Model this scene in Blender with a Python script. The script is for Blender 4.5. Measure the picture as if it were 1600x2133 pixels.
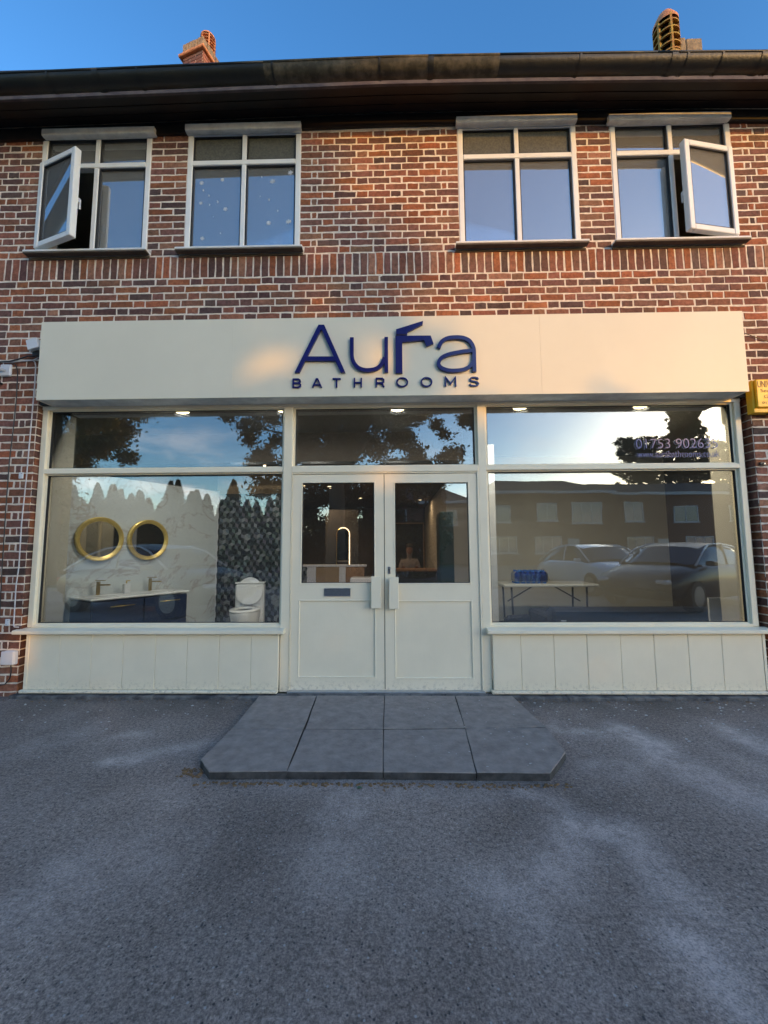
import bpy, math, random
import numpy as np
from mathutils import Vector, Matrix
for o in list(bpy.data.objects): bpy.data.objects.remove(o)
S = bpy.context.scene
C = S.collection
R = math.radians
rng = random.Random(7)
npr = np.random.RandomState(11)

# ------------------------------------------------------------------ camera, sky, sun, exposure
PITCH, YAW, ROLL = .0919, .0194, .0049
CX, CD, CH = .0712, 3.7418, 1.2999
cam_d = bpy.data.cameras.new('camera'); cam = bpy.data.objects.new('camera', cam_d); C.objects.link(cam)
cy, sy = math.cos(YAW), math.sin(YAW)
r0 = Vector((cy, sy, 0)); f0 = Vector((-sy, cy, 0))
fw = math.cos(PITCH)*f0 + math.sin(PITCH)*Vector((0, 0, 1)); up = -math.sin(PITCH)*f0 + math.cos(PITCH)*Vector((0, 0, 1))
RR = math.cos(ROLL)*r0 - math.sin(ROLL)*up; UU = math.sin(ROLL)*r0 + math.cos(ROLL)*up
M = Matrix((( RR.x, UU.x, -fw.x, CX), (RR.y, UU.y, -fw.y, -CD), (RR.z, UU.z, -fw.z, CH), (0, 0, 0, 1)))
cam.matrix_world = M
cam_d.sensor_fit = 'HORIZONTAL'; cam_d.sensor_width = 36; cam_d.lens = 36*850/1600.
cam_d.clip_end = 1500; cam_d.clip_start = .05
S.camera = cam

SUN = Vector((3.2, -3.83, 1.0)).normalized()          # towards the sun
w = bpy.data.worlds.new('World'); S.world = w; w.use_nodes = True
nt = w.node_tree; nt.nodes.clear()
out = nt.nodes.new('ShaderNodeOutputWorld'); bg = nt.nodes.new('ShaderNodeBackground')
sky = nt.nodes.new('ShaderNodeTexSky'); sky.sky_type = 'NISHITA'; sky.sun_disc = False
sky.sun_elevation = math.asin(SUN.z); sky.sun_rotation = math.atan2(SUN.x, SUN.y)
sky.air_density = 1.0; sky.dust_density = .6; sky.ozone_density = 2.0
bg.inputs[1].default_value = .15
# a few low clouds all round the horizon
tc = nt.nodes.new('ShaderNodeTexCoord'); mp = nt.nodes.new('ShaderNodeMapping'); mp.inputs['Scale'].default_value = (3.5, 3.5, 11)
nz = nt.nodes.new('ShaderNodeTexNoise'); nz.inputs['Scale'].default_value = 1.6; nz.inputs['Detail'].default_value = 7; nz.inputs['Roughness'].default_value = .58
cr = nt.nodes.new('ShaderNodeValToRGB'); cr.color_ramp.elements[0].position = .47; cr.color_ramp.elements[1].position = .68
sp = nt.nodes.new('ShaderNodeSeparateXYZ')
lo = nt.nodes.new('ShaderNodeMapRange'); lo.inputs[1].default_value = .30; lo.inputs[2].default_value = .12; lo.inputs[3].default_value = 0; lo.inputs[4].default_value = .8
mu = nt.nodes.new('ShaderNodeMath'); mu.operation = 'MULTIPLY'
mx = nt.nodes.new('ShaderNodeMixRGB'); mx.inputs[2].default_value = (9.5, 8.6, 8.2, 1)
L = nt.links.new
L(tc.outputs['Generated'], mp.inputs[0]); L(mp.outputs[0], nz.inputs[0]); L(nz.outputs[0], cr.inputs[0])
L(tc.outputs['Generated'], sp.inputs[0]); L(sp.outputs[2], lo.inputs[0])
L(cr.outputs[0], mu.inputs[0]); L(lo.outputs[0], mu.inputs[1]); L(mu.outputs[0], mx.inputs[0])
hsv = nt.nodes.new('ShaderNodeHueSaturation'); hsv.inputs['Saturation'].default_value = 1.22; hsv.inputs['Value'].default_value = 1.0
L(sky.outputs[0], hsv.inputs['Color']); gm = nt.nodes.new('ShaderNodeGamma'); gm.inputs[1].default_value = 1.18; L(hsv.outputs[0], gm.inputs[0]); L(gm.outputs[0], mx.inputs[1]); L(mx.outputs[0], bg.inputs[0]); L(bg.outputs[0], out.inputs[0])

sl = bpy.data.lights.new('sun', 'SUN'); sl.energy = 2.0; sl.angle = R(.22); sl.color = (.53, .245, .025)
so = bpy.data.objects.new('sun', sl); C.objects.link(so)
so.rotation_euler = SUN.to_track_quat('Z', 'Y').to_euler(); so.location = SUN*60
S.view_settings.view_transform = 'Standard'; S.view_settings.look = 'None'; S.view_settings.gamma = 1
S.view_settings.exposure = 1.34; S.view_settings.use_curve_mapping = False
S.render.engine = 'CYCLES'
S.cycles.max_bounces = 8; S.cycles.transparent_max_bounces = 16; S.cycles.sample_clamp_indirect = 6

# ------------------------------------------------------------------ materials
def base(name):
    m = bpy.data.materials.new(name); m.use_nodes = True
    return m, m.node_tree, m.node_tree.nodes['Principled BSDF']
def nd(t, ty, **k):
    n = t.nodes.new(ty)
    for a, v in k.items():
        if a.startswith('_'): setattr(n, a[1:], v)
        else: n.inputs[a.replace('__', ' ')].default_value = v
    return n
def mat(name, col, rough=.6, var=.12, scale=8, metal=0, bump=0, bscale=60, col2=None, spec=.5, coat=0, lo=.35, hi=.65, obj=True, detail=5, emit=None, estr=0):
    m, t, b = base(name)
    b.inputs['Roughness'].default_value = rough; b.inputs['Metallic'].default_value = metal
    b.inputs['Specular IOR Level'].default_value = spec; b.inputs['Coat Weight'].default_value = coat
    tcn = nd(t, 'ShaderNodeTexCoord')
    n = nd(t, 'ShaderNodeTexNoise', Scale=scale, Detail=detail, Roughness=.6)
    t.links.new(tcn.outputs['Object'], n.inputs['Vector'])
    r = nd(t, 'ShaderNodeValToRGB'); e = r.color_ramp.elements
    c2 = col2 or tuple(c*(1-var) for c in col); c1 = col if col2 else tuple(min(1, c*(1+var)) for c in col)
    e[0].position = lo; e[1].position = hi; e[0].color = (*c2, 1); e[1].color = (*c1, 1)
    t.links.new(n.outputs[0], r.inputs[0]); t.links.new(r.outputs[0], b.inputs['Base Color'])
    if bump:
        n2 = nd(t, 'ShaderNodeTexNoise', Scale=bscale, Detail=6, Roughness=.65)
        t.links.new(tcn.outputs['Object'], n2.inputs['Vector'])
        bp = nd(t, 'ShaderNodeBump', Strength=bump, Distance=.01)
        t.links.new(n2.outputs[0], bp.inputs['Height']); t.links.new(bp.outputs[0], b.inputs['Normal'])
    if emit: b.inputs['Emission Color'].default_value = (*emit, 1); b.inputs['Emission Strength'].default_value = estr
    return m
def brickmat(name, rough=.85, amt=.45, scale=26, bump=.6):
    m, t, b = base(name); b.inputs['Roughness'].default_value = rough; b.inputs['Specular IOR Level'].default_value = .3
    tcn = nd(t, 'ShaderNodeTexCoord'); at = nd(t, 'ShaderNodeAttribute', _attribute_name='Col')
    n = nd(t, 'ShaderNodeTexNoise', Scale=scale, Detail=8, Roughness=.7); t.links.new(tcn.outputs['Object'], n.inputs['Vector'])
    r = nd(t, 'ShaderNodeMapRange'); r.inputs[1].default_value = .3; r.inputs[2].default_value = .7; r.inputs[3].default_value = 1-amt; r.inputs[4].default_value = 1+amt
    t.links.new(n.outputs[0], r.inputs[0])
    mxx = nd(t, 'ShaderNodeVectorMath', _operation='SCALE'); t.links.new(at.outputs['Color'], mxx.inputs[0]); t.links.new(r.outputs[0], mxx.inputs['Scale'])
    ns = nd(t, 'ShaderNodeTexNoise', Scale=1.4, Detail=6, Roughness=.65); t.links.new(tcn.outputs['Object'], ns.inputs['Vector'])
    rs = nd(t, 'ShaderNodeMapRange'); rs.inputs[1].default_value = .34; rs.inputs[2].default_value = .62; rs.inputs[3].default_value = .68; rs.inputs[4].default_value = 1.14; t.links.new(ns.outputs[0], rs.inputs[0])
    ms = nd(t, 'ShaderNodeVectorMath', _operation='SCALE'); t.links.new(mxx.outputs[0], ms.inputs[0]); t.links.new(rs.outputs[0], ms.inputs['Scale']); mxx = ms
    t.links.new(mxx.outputs[0], b.inputs['Base Color'])
    n2 = nd(t, 'ShaderNodeTexNoise', Scale=90., Detail=8, Roughness=.7); t.links.new(tcn.outputs['Object'], n2.inputs['Vector'])
    bp = nd(t, 'ShaderNodeBump', Strength=bump, Distance=.006); t.links.new(n2.outputs[0], bp.inputs['Height']); t.links.new(bp.outputs[0], b.inputs['Normal'])
    return m
def glassmat(name, refl, tint=(.93, .96, .95), k=1.6, wob=.0012, veil=0.02):
    m = bpy.data.materials.new(name); m.use_nodes = True; t = m.node_tree; t.nodes.clear()
    o = nd(t, 'ShaderNodeOutputMaterial'); tr = nd(t, 'ShaderNodeBsdfTransparent'); tr.inputs[0].default_value = (*tint, 1)
    gl = nd(t, 'ShaderNodeBsdfGlossy'); gl.inputs['Roughness'].default_value = 0.0; gl.inputs[0].default_value = (.96, .98, 1, 1)
    fr = nd(t, 'ShaderNodeFresnel', IOR=1.5); ma = nd(t, 'ShaderNodeMath', _operation='MULTIPLY_ADD', _use_clamp=True)
    ma.inputs[1].default_value = k; ma.inputs[2].default_value = refl
    mxs = nd(t, 'ShaderNodeMixShader'); tcn = nd(t, 'ShaderNodeTexCoord')
    n = nd(t, 'ShaderNodeTexNoise', Scale=1.3, Detail=2); t.links.new(tcn.outputs['Object'], n.inputs['Vector'])
    bp = nd(t, 'ShaderNodeBump', Strength=1, Distance=wob); t.links.new(n.outputs[0], bp.inputs['Height']); t.links.new(bp.outputs[0], gl.inputs['Normal'])
    t.links.new(fr.outputs[0], ma.inputs[0]); t.links.new(ma.outputs[0], mxs.inputs[0]); t.links.new(tr.outputs[0], mxs.inputs[1]); t.links.new(gl.outputs[0], mxs.inputs[2])
    df = nd(t, 'ShaderNodeBsdfDiffuse'); df.inputs[0].default_value = (.62, .60, .56, 1); mv = nd(t, 'ShaderNodeMixShader'); mv.inputs[0].default_value = veil
    t.links.new(mxs.outputs[0], mv.inputs[1]); t.links.new(df.outputs[0], mv.inputs[2]); t.links.new(mv.outputs[0], o.inputs[0])
    return m
def leafmat(name, c1, c2):
    m, t, b = base(name); b.inputs['Roughness'].default_value = .55
    ge = nd(t, 'ShaderNodeNewGeometry'); r = nd(t, 'ShaderNodeValToRGB'); r.color_ramp.elements[0].color = (*c1, 1); r.color_ramp.elements[1].color = (*c2, 1)
    t.links.new(ge.outputs['Random Per Island'], r.inputs[0]); t.links.new(r.outputs[0], b.inputs['Base Color'])
    tl = nd(t, 'ShaderNodeBsdfTranslucent'); t.links.new(r.outputs[0], tl.inputs[0]); mxs = nd(t, 'ShaderNodeMixShader'); mxs.inputs[0].default_value = .3
    o = t.nodes['Material Output']; t.links.new(b.outputs[0], mxs.inputs[1]); t.links.new(tl.outputs[0], mxs.inputs[2]); t.links.new(mxs.outputs[0], o.inputs[0])
    return m

MT = {}
MT['brick'] = brickmat('fired_brick')
MT['mortar'] = mat('pale_mortar', (.74, .645, .54), .9, .16, 22, bump=.5, bscale=120)
MT['cream'] = mat('cream_paint', (.85, .76, .58), .38, .03, 3, bump=.05, bscale=14, spec=.4)
_m = MT['cream']; _t = _m.node_tree; _b = _t.nodes['Principled BSDF']; _src = _b.inputs['Base Color'].links[0].from_socket
_tc = nd(_t, 'ShaderNodeTexCoord'); _sx = nd(_t, 'ShaderNodeSeparateXYZ'); _t.links.new(_tc.outputs['Object'], _sx.inputs[0])
_mr = nd(_t, 'ShaderNodeMapRange'); _mr.inputs[1].default_value = .16; _mr.inputs[2].default_value = .03; _mr.inputs[3].default_value = 0; _mr.inputs[4].default_value = .7; _t.links.new(_sx.outputs[2], _mr.inputs[0])
_n = nd(_t, 'ShaderNodeTexNoise', Scale=30., Detail=7, Roughness=.75); _t.links.new(_tc.outputs['Object'], _n.inputs['Vector'])
_r = nd(_t, 'ShaderNodeMapRange'); _r.inputs[1].default_value = .50; _r.inputs[2].default_value = .68; _t.links.new(_n.outputs[0], _r.inputs[0])
_mu = nd(_t, 'ShaderNodeMath', _operation='MULTIPLY'); _t.links.new(_mr.outputs[0], _mu.inputs[0]); _t.links.new(_r.outputs[0], _mu.inputs[1])
_mx = nd(_t, 'ShaderNodeMixRGB'); _mx.inputs[2].default_value = (.22, .19, .15, 1); _t.links.new(_mu.outputs[0], _mx.inputs[0]); _t.links.new(_src, _mx.inputs[1]); _t.links.new(_mx.outputs[0], _b.inputs['Base Color'])
_mp = nd(_t, 'ShaderNodeMapping'); _mp.inputs['Scale'].default_value = (90, 90, 4); _n2 = nd(_t, 'ShaderNodeTexNoise', Scale=1., Detail=4); _t.links.new(_tc.outputs['Object'], _mp.inputs[0]); _t.links.new(_mp.outputs[0], _n2.inputs['Vector'])
_bp = nd(_t, 'ShaderNodeBump', Strength=.12, Distance=.004); _t.links.new(_n2.outputs[0], _bp.inputs['Height']); _t.links.new(_bp.outputs[0], _b.inputs['Normal'])
MT['fascia'] = mat('cream_sign_panel', (.76, .70, .55), .45, .02, 2, spec=.35, bump=.03, bscale=9)
MT['upvc'] = mat('white_frame', (.82, .81, .77), .3, .04, 5)
MT['reveal'] = mat('grey_paint', (.62, .61, .56), .6, .15, 8, bump=.2)
MT['dark'] = mat('dark_grime', (.025, .023, .02), .8, .4, 10, bump=.3)
MT['seal'] = mat('black_rubber', (.012, .012, .013), .6, .1, 10)
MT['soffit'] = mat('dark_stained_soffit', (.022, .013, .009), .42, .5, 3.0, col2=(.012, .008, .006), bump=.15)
MT['gutter'] = mat('weathered_black_gutter', (.020, .018, .011), .45, .5, 4, col2=(.008, .009, .007), bump=.4, bscale=20, lo=.38, hi=.72)
MT['lichen'] = mat('lichened_gutter', (.11, .095, .065), .8, .5, 9, col2=(.035, .032, .02), bump=.5, bscale=25, lo=.42, hi=.66)
MT['fboard'] = mat('peeling_fascia_board', (.13, .10, .085), .7, .3, 7, col2=(.07, .05, .05), bump=.4)
MT['navy'] = mat('navy_letter', (.014, .018, .13), .22, .08, 4)
MT['brass'] = mat('brushed_brass', (.72, .50, .16), .3, .06, 5, metal=1)
MT['tapbrass'] = mat('dull_brass', (.42, .30, .13), .35, .06, 5, metal=1)
MT['goldrim'] = mat('gold_rim', (.72, .53, .16), .35, .1, 14, metal=.6, bump=.15, bscale=40)
MT['mirror'] = mat('mirror_glass', (.30, .29, .27), .02, .02, 1, metal=1)
MT['navycab'] = mat('navy_cabinet', (.006, .018, .065), .3, .1, 2)
MT['ceramic'] = mat('white_ceramic', (.8, .81, .82), .12, .02, 2)
MT['steel'] = mat('satin_steel', (.42, .42, .45), .32, .06, 30, metal=1)
MT['alu'] = mat('aluminium', (.5, .5, .5), .4, .1, 20, metal=.8)
MT['white_pl'] = mat('white_plastic', (.62, .63, .66), .4, .05, 6)
MT['black_pl'] = mat('black_plastic', (.015, .016, .018), .3, .2, 8)
MT['cable_w'] = mat('white_cable', (.6, .57, .57), .5, .15, 9)
MT['yellow'] = mat('yellow_plastic', (.78, .44, .015), .4, .08, 4)
MT['brownprint'] = mat('brown_print', (.16, .07, .02), .5, .1, 9)
MT['stone'] = mat('riven_slab', (.36, .305, .27), .75, .3, 14, col2=(.20, .172, .156), bump=1.0, bscale=32, detail=12, lo=.28, hi=.74)
MT['stone_edge'] = mat('dirty_slab_edge', (.09, .085, .08), .9, .4, 12, col2=(.03, .028, .026), bump=.8, bscale=40)
MT['concrete'] = mat('rough_concrete', (.20, .19, .18), .9, .3, 10, col2=(.05, .048, .05), bump=.8, bscale=40)
MT['terra'] = mat('terracotta', (.48, .20, .09), .8, .25, 9, bump=.3)
MT['mosspot'] = mat('mossy_terracotta', (.36, .25, .04), .85, .3, 14, col2=(.30, .13, .04), bump=.4)
MT['capst'] = mat('weathered_cap', (.28, .21, .13), .9, .3, 14, col2=(.15, .11, .07), bump=.6)
MT['rooftile'] = mat('roof_tile', (.09, .05, .035), .8, .3, 6, bump=.5)
MT['brownwall'] = mat('tan_plaster', (.30, .20, .11), .7, .08, 2)
MT['bulk'] = mat('dark_taupe_plaster', (.10, .08, .065), .8, .08, 2)
MT['darkwall'] = mat('dark_panel', (.035, .03, .025), .5, .2, 2)
MT['greenwall'] = mat('dark_green_panel', (.008, .03, .028), .4, .2, 2)
MT['palewall'] = mat('pale_plaster', (.50, .47, .40), .8, .05, 2)
MT['ceil'] = mat('dark_ceiling', (.10, .09, .085), .8, .1, 2)
MT['floor_in'] = mat('grey_floor_tile', (.25, .24, .23), .4, .1, 3)
MT['frost'] = mat('frosted_glass', (.15, .145, .11), .12, .25, 60, col2=(.10, .10, .08), bump=.25, bscale=220, spec=.8)
MT['blind'] = mat('cream_blind', (.48, .45, .34), .8, .1, 3)
MT['shopglass'] = glassmat('shop_glass', .06, k=1.3)
MT['upglass'] = glassmat('upstairs_glass', .24, (.86, .9, .92), 1.5, veil=.16)
MT['doorglass'] = glassmat('door_glass', .10, (.85, .85, .85), 1.4)
MT['sticker'] = mat('white_sticker', (.6, .62, .66), .6, .05, 3)
MT['phone'] = mat('navy_vinyl', (.08, .11, .33), .4, .05, 3)
MT['phone2'] = mat('pale_vinyl_edge', (.22, .25, .42), .4, .05, 3)
MT['tabletop'] = mat('white_table', (.62, .61, .58), .4, .04, 3)
MT['sofa'] = mat('navy_fabric', (.006, .010, .026), .8, .25, 5, bump=.2)
MT['bluewrap'] = mat('blue_bottle_wrap', (.01, .17, .62), .15, .35, 20, col2=(.005, .06, .35), bump=.5, bscale=30)
MT['wood'] = mat('oak_top', (.30, .17, .09), .5, .15, 6)
MT['skin'] = mat('skin', (.24, .135, .10), .6, .05, 4)
MT['cloth'] = mat('grey_shirt', (.25, .22, .22), .85, .1, 4)
MT['hair'] = mat('dark_hair', (.02, .015, .012), .7, .2, 20)
MT['lamp'] = mat('lamp_diffuser', (.9, .8, .6), .5, .01, 1, emit=(1, .78, .42), estr=5)
MT['led'] = mat('led_strip', (.9, .8, .6), .5, .01, 1, emit=(1, .7, .4), estr=2.2)
MT['bark'] = mat('bark', (.10, .075, .05), .9, .3, 6, bump=.8, bscale=15)
MT['leaf_dark'] = leafmat('dark_leaf', (.014, .025, .008), (.04, .06, .018))
MT['leaf_gold'] = leafmat('golden_leaf', (.07, .065, .015), (.20, .15, .03))
MT['leaf_mid'] = leafmat('green_leaf', (.035, .055, .016), (.09, .11, .035))
MT['leaf_con'] = leafmat('conifer_spray', (.03, .05, .018), (.08, .10, .035))
MT['housebrick'] = mat('far_brick', (.15, .065, .04), .9, .2, 9)
MT['houseroof'] = mat('far_roof_tile', (.045, .032, .028), .85, .2, 5)
MT['houseframe'] = mat('far_white_frame', (.45, .45, .45), .5, .03, 4)
MT['housepane'] = mat('far_pane', (.12, .14, .17), .05, .1, 4, spec=1)
MT['tyre'] = mat('tyre_rubber', (.02, .02, .02), .8, .1, 20)
MT['carsilver'] = mat('pale_car_paint', (.8, .8, .82), .3, .02, 3, coat=1)
MT['carblack'] = mat('black_paint', (.010, .011, .013), .3, .05, 3)
MT['carglass'] = mat('car_window', (.02, .025, .03), .03, .05, 3, spec=1)
MT['rim'] = mat('alloy_rim', (.4, .4, .42), .3, .05, 10, metal=1)
MT['redlamp'] = mat('red_lens', (.4, .01, .01), .15, .05, 10)
MT['headlamp'] = mat('clear_lens', (.6, .6, .62), .1, .05, 10, spec=1)
MT['tarmac_far'] = mat('road_tarmac', (.05, .05, .052), .9, .2, 4)
MT['kerbst'] = mat('kerb_stone', (.28, .27, .25), .9, .15, 6)
MT['verge'] = mat('verge_grass', (.045, .065, .02), .9, .3, 5, bump=.8)
MT['debris'] = mat('dry_debris', (.22, .13, .06), .9, .4, 30)
MT['leaflitter'] = mat('fallen_leaf', (.05, .12, .05), .6, .2, 30)
MT['chip'] = mat('pale_chip', (.52, .50, .48), .8, .15, 30)
MT['lead'] = mat('lead_flashing', (.10, .075, .05), .7, .2, 12)

def asphalt():
    m, t, b = base('worn_asphalt'); b.inputs['Roughness'].default_value = .82
    tcn = nd(t, 'ShaderNodeTexCoord'); OB = tcn.outputs['Object']
    def noise(s, d=6, r=.6, sc=None):
        n = nd(t, 'ShaderNodeTexNoise', Scale=s, Detail=d, Roughness=r)
        if sc:
            mpn = nd(t, 'ShaderNodeMapping'); mpn.inputs['Scale'].default_value = sc[:3]; mpn.inputs['Rotation'].default_value = (0, 0, sc[3]); mpn.inputs['Location'].default_value = sc[4]
            t.links.new(OB, mpn.inputs[0]); t.links.new(mpn.outputs[0], n.inputs['Vector'])
        else: t.links.new(OB, n.inputs['Vector'])
        return n.outputs[0]
    def ramp(src, a, b2, c1, c2):
        r = nd(t, 'ShaderNodeValToRGB'); r.color_ramp.elements[0].position = a; r.color_ramp.elements[1].position = b2
        r.color_ramp.elements[0].color = (*c1, 1); r.color_ramp.elements[1].color = (*c2, 1); t.links.new(src, r.inputs[0]); return r.outputs[0]
    def mix(kind, f, a, b2):
        mm = nd(t, 'ShaderNodeMixRGB', _blend_type=kind)
        for i, v in ((0, f), (1, a), (2, b2)):
            if isinstance(v, (int, float)): mm.inputs[i].default_value = v if i == 0 else (v, v, v, 1)
            elif isinstance(v, tuple): mm.inputs[i].default_value = (*v, 1)
            else: t.links.new(v, mm.inputs[i])
        return mm.outputs[0]
    base_c = ramp(noise(1.1, 6, .62), .3, .7, (.205, .163, .136), (.30, .242, .205))
    gn = noise(120, 5, .8); stones = ramp(gn, .33, .67, (.38, .38, .40), (1.8, 1.8, 1.8))
    c = mix('MULTIPLY', 1., base_c, stones); c = mix('MULTIPLY', 1., c, ramp(noise(48, 5, .75), .36, .64, (.55, .55, .57), (1.5, 1.5, 1.5))); c = mix('MULTIPLY', 1., c, ramp(noise(.9, 5, .6, (1, 1, 1, .4, (7, 2, 0))), .35, .65, (.8, .8, .8), (1.2, 1.2, 1.2)))
    vo = nd(t, 'ShaderNodeTexVoronoi', Scale=80.); t.links.new(OB, vo.inputs['Vector'])
    sepc = nd(t, 'ShaderNodeSeparateColor'); t.links.new(vo.outputs['Color'], sepc.inputs[0])
    core = ramp(vo.outputs['Distance'], .25, .40, (1, 1, 1), (0, 0, 0))
    sp2 = mix('MULTIPLY', 1., ramp(sepc.outputs[1], .93, .97, (0, 0, 0), (.8, .8, .8)), core)          # odd pale stones
    c = mix('MIX', sp2, c, (.46, .45, .44))
    sp3 = mix('MULTIPLY', 1., ramp(sepc.outputs[0], .86, .92, (0, 0, 0), (.9, .9, .9)), core)         # pits where stones are gone
    c = mix('MIX', sp3, c, (.035, .035, .04))
    # pale cement dust trodden about
    at = nd(t, 'ShaderNodeAttribute', _attribute_name='Dust')
    d1 = ramp(noise(1.3, 8, .7, (1, .6, 1, R(-38), (3.2, 1.4, 0))), .48, .75, (0, 0, 0), (.45, .45, .45))
    dd = mix('ADD', 1., at.outputs['Color'], d1); gr = ramp(noise(9, 9, .8), .36, .60, (.10, .10, .10), (1, 1, 1)); dd = mix('MULTIPLY', 1., dd, gr)
    gr2 = ramp(gn, .35, .55, (.25, .25, .25), (1, 1, 1)); dd = mix('MULTIPLY', 1., dd, gr2)
    c = mix('MIX', dd, c, (.80, .69, .64))
    sepx = nd(t, 'ShaderNodeSeparateXYZ'); t.links.new(OB, sepx.inputs[0])
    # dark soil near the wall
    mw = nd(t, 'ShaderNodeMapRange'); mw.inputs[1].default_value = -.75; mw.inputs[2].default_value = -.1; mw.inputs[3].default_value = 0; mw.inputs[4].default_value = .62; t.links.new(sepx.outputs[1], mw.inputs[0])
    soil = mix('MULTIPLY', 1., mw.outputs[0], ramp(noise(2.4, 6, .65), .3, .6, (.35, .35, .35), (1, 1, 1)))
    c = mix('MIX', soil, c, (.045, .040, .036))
    t.links.new(c, b.inputs['Base Color'])
    n2 = noise(85, 5, .75); bp = nd(t, 'ShaderNodeBump', Strength=.9, Distance=.008)
    ad = nd(t, 'ShaderNodeMath', _operation='ADD'); t.links.new(n2, ad.inputs[0]); t.links.new(gn, ad.inputs[1])
    t.links.new(ad.outputs[0], bp.inputs['Height']); t.links.new(bp.outputs[0], b.inputs['Normal'])
    return m
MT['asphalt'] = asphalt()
def marble():
    m, t, b = base('veined_marble'); b.inputs['Roughness'].default_value = .3
    tcn = nd(t, 'ShaderNodeTexCoord'); n = nd(t, 'ShaderNodeTexNoise', Scale=1.5, Detail=9, Roughness=.65, Distortion=1.1); t.links.new(tcn.outputs['Object'], n.inputs['Vector'])
    r = nd(t, 'ShaderNodeValToRGB'); e = r.color_ramp.elements; e[0].position = .478; e[0].color = (.54, .58, .60, 1); e[1].position = .522; e[1].color = (.54, .58, .60, 1)
    e2 = r.color_ramp.elements.new(.497); e2.color = (.40, .38, .37, 1); e3 = r.color_ramp.elements.new(.487); e3.color = (.52, .53, .53, 1)
    t.links.new(n.outputs[0], r.inputs[0]); t.links.new(r.outputs[0], b.inputs['Base Color']); return m
MT['marble'] = marble()

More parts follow.
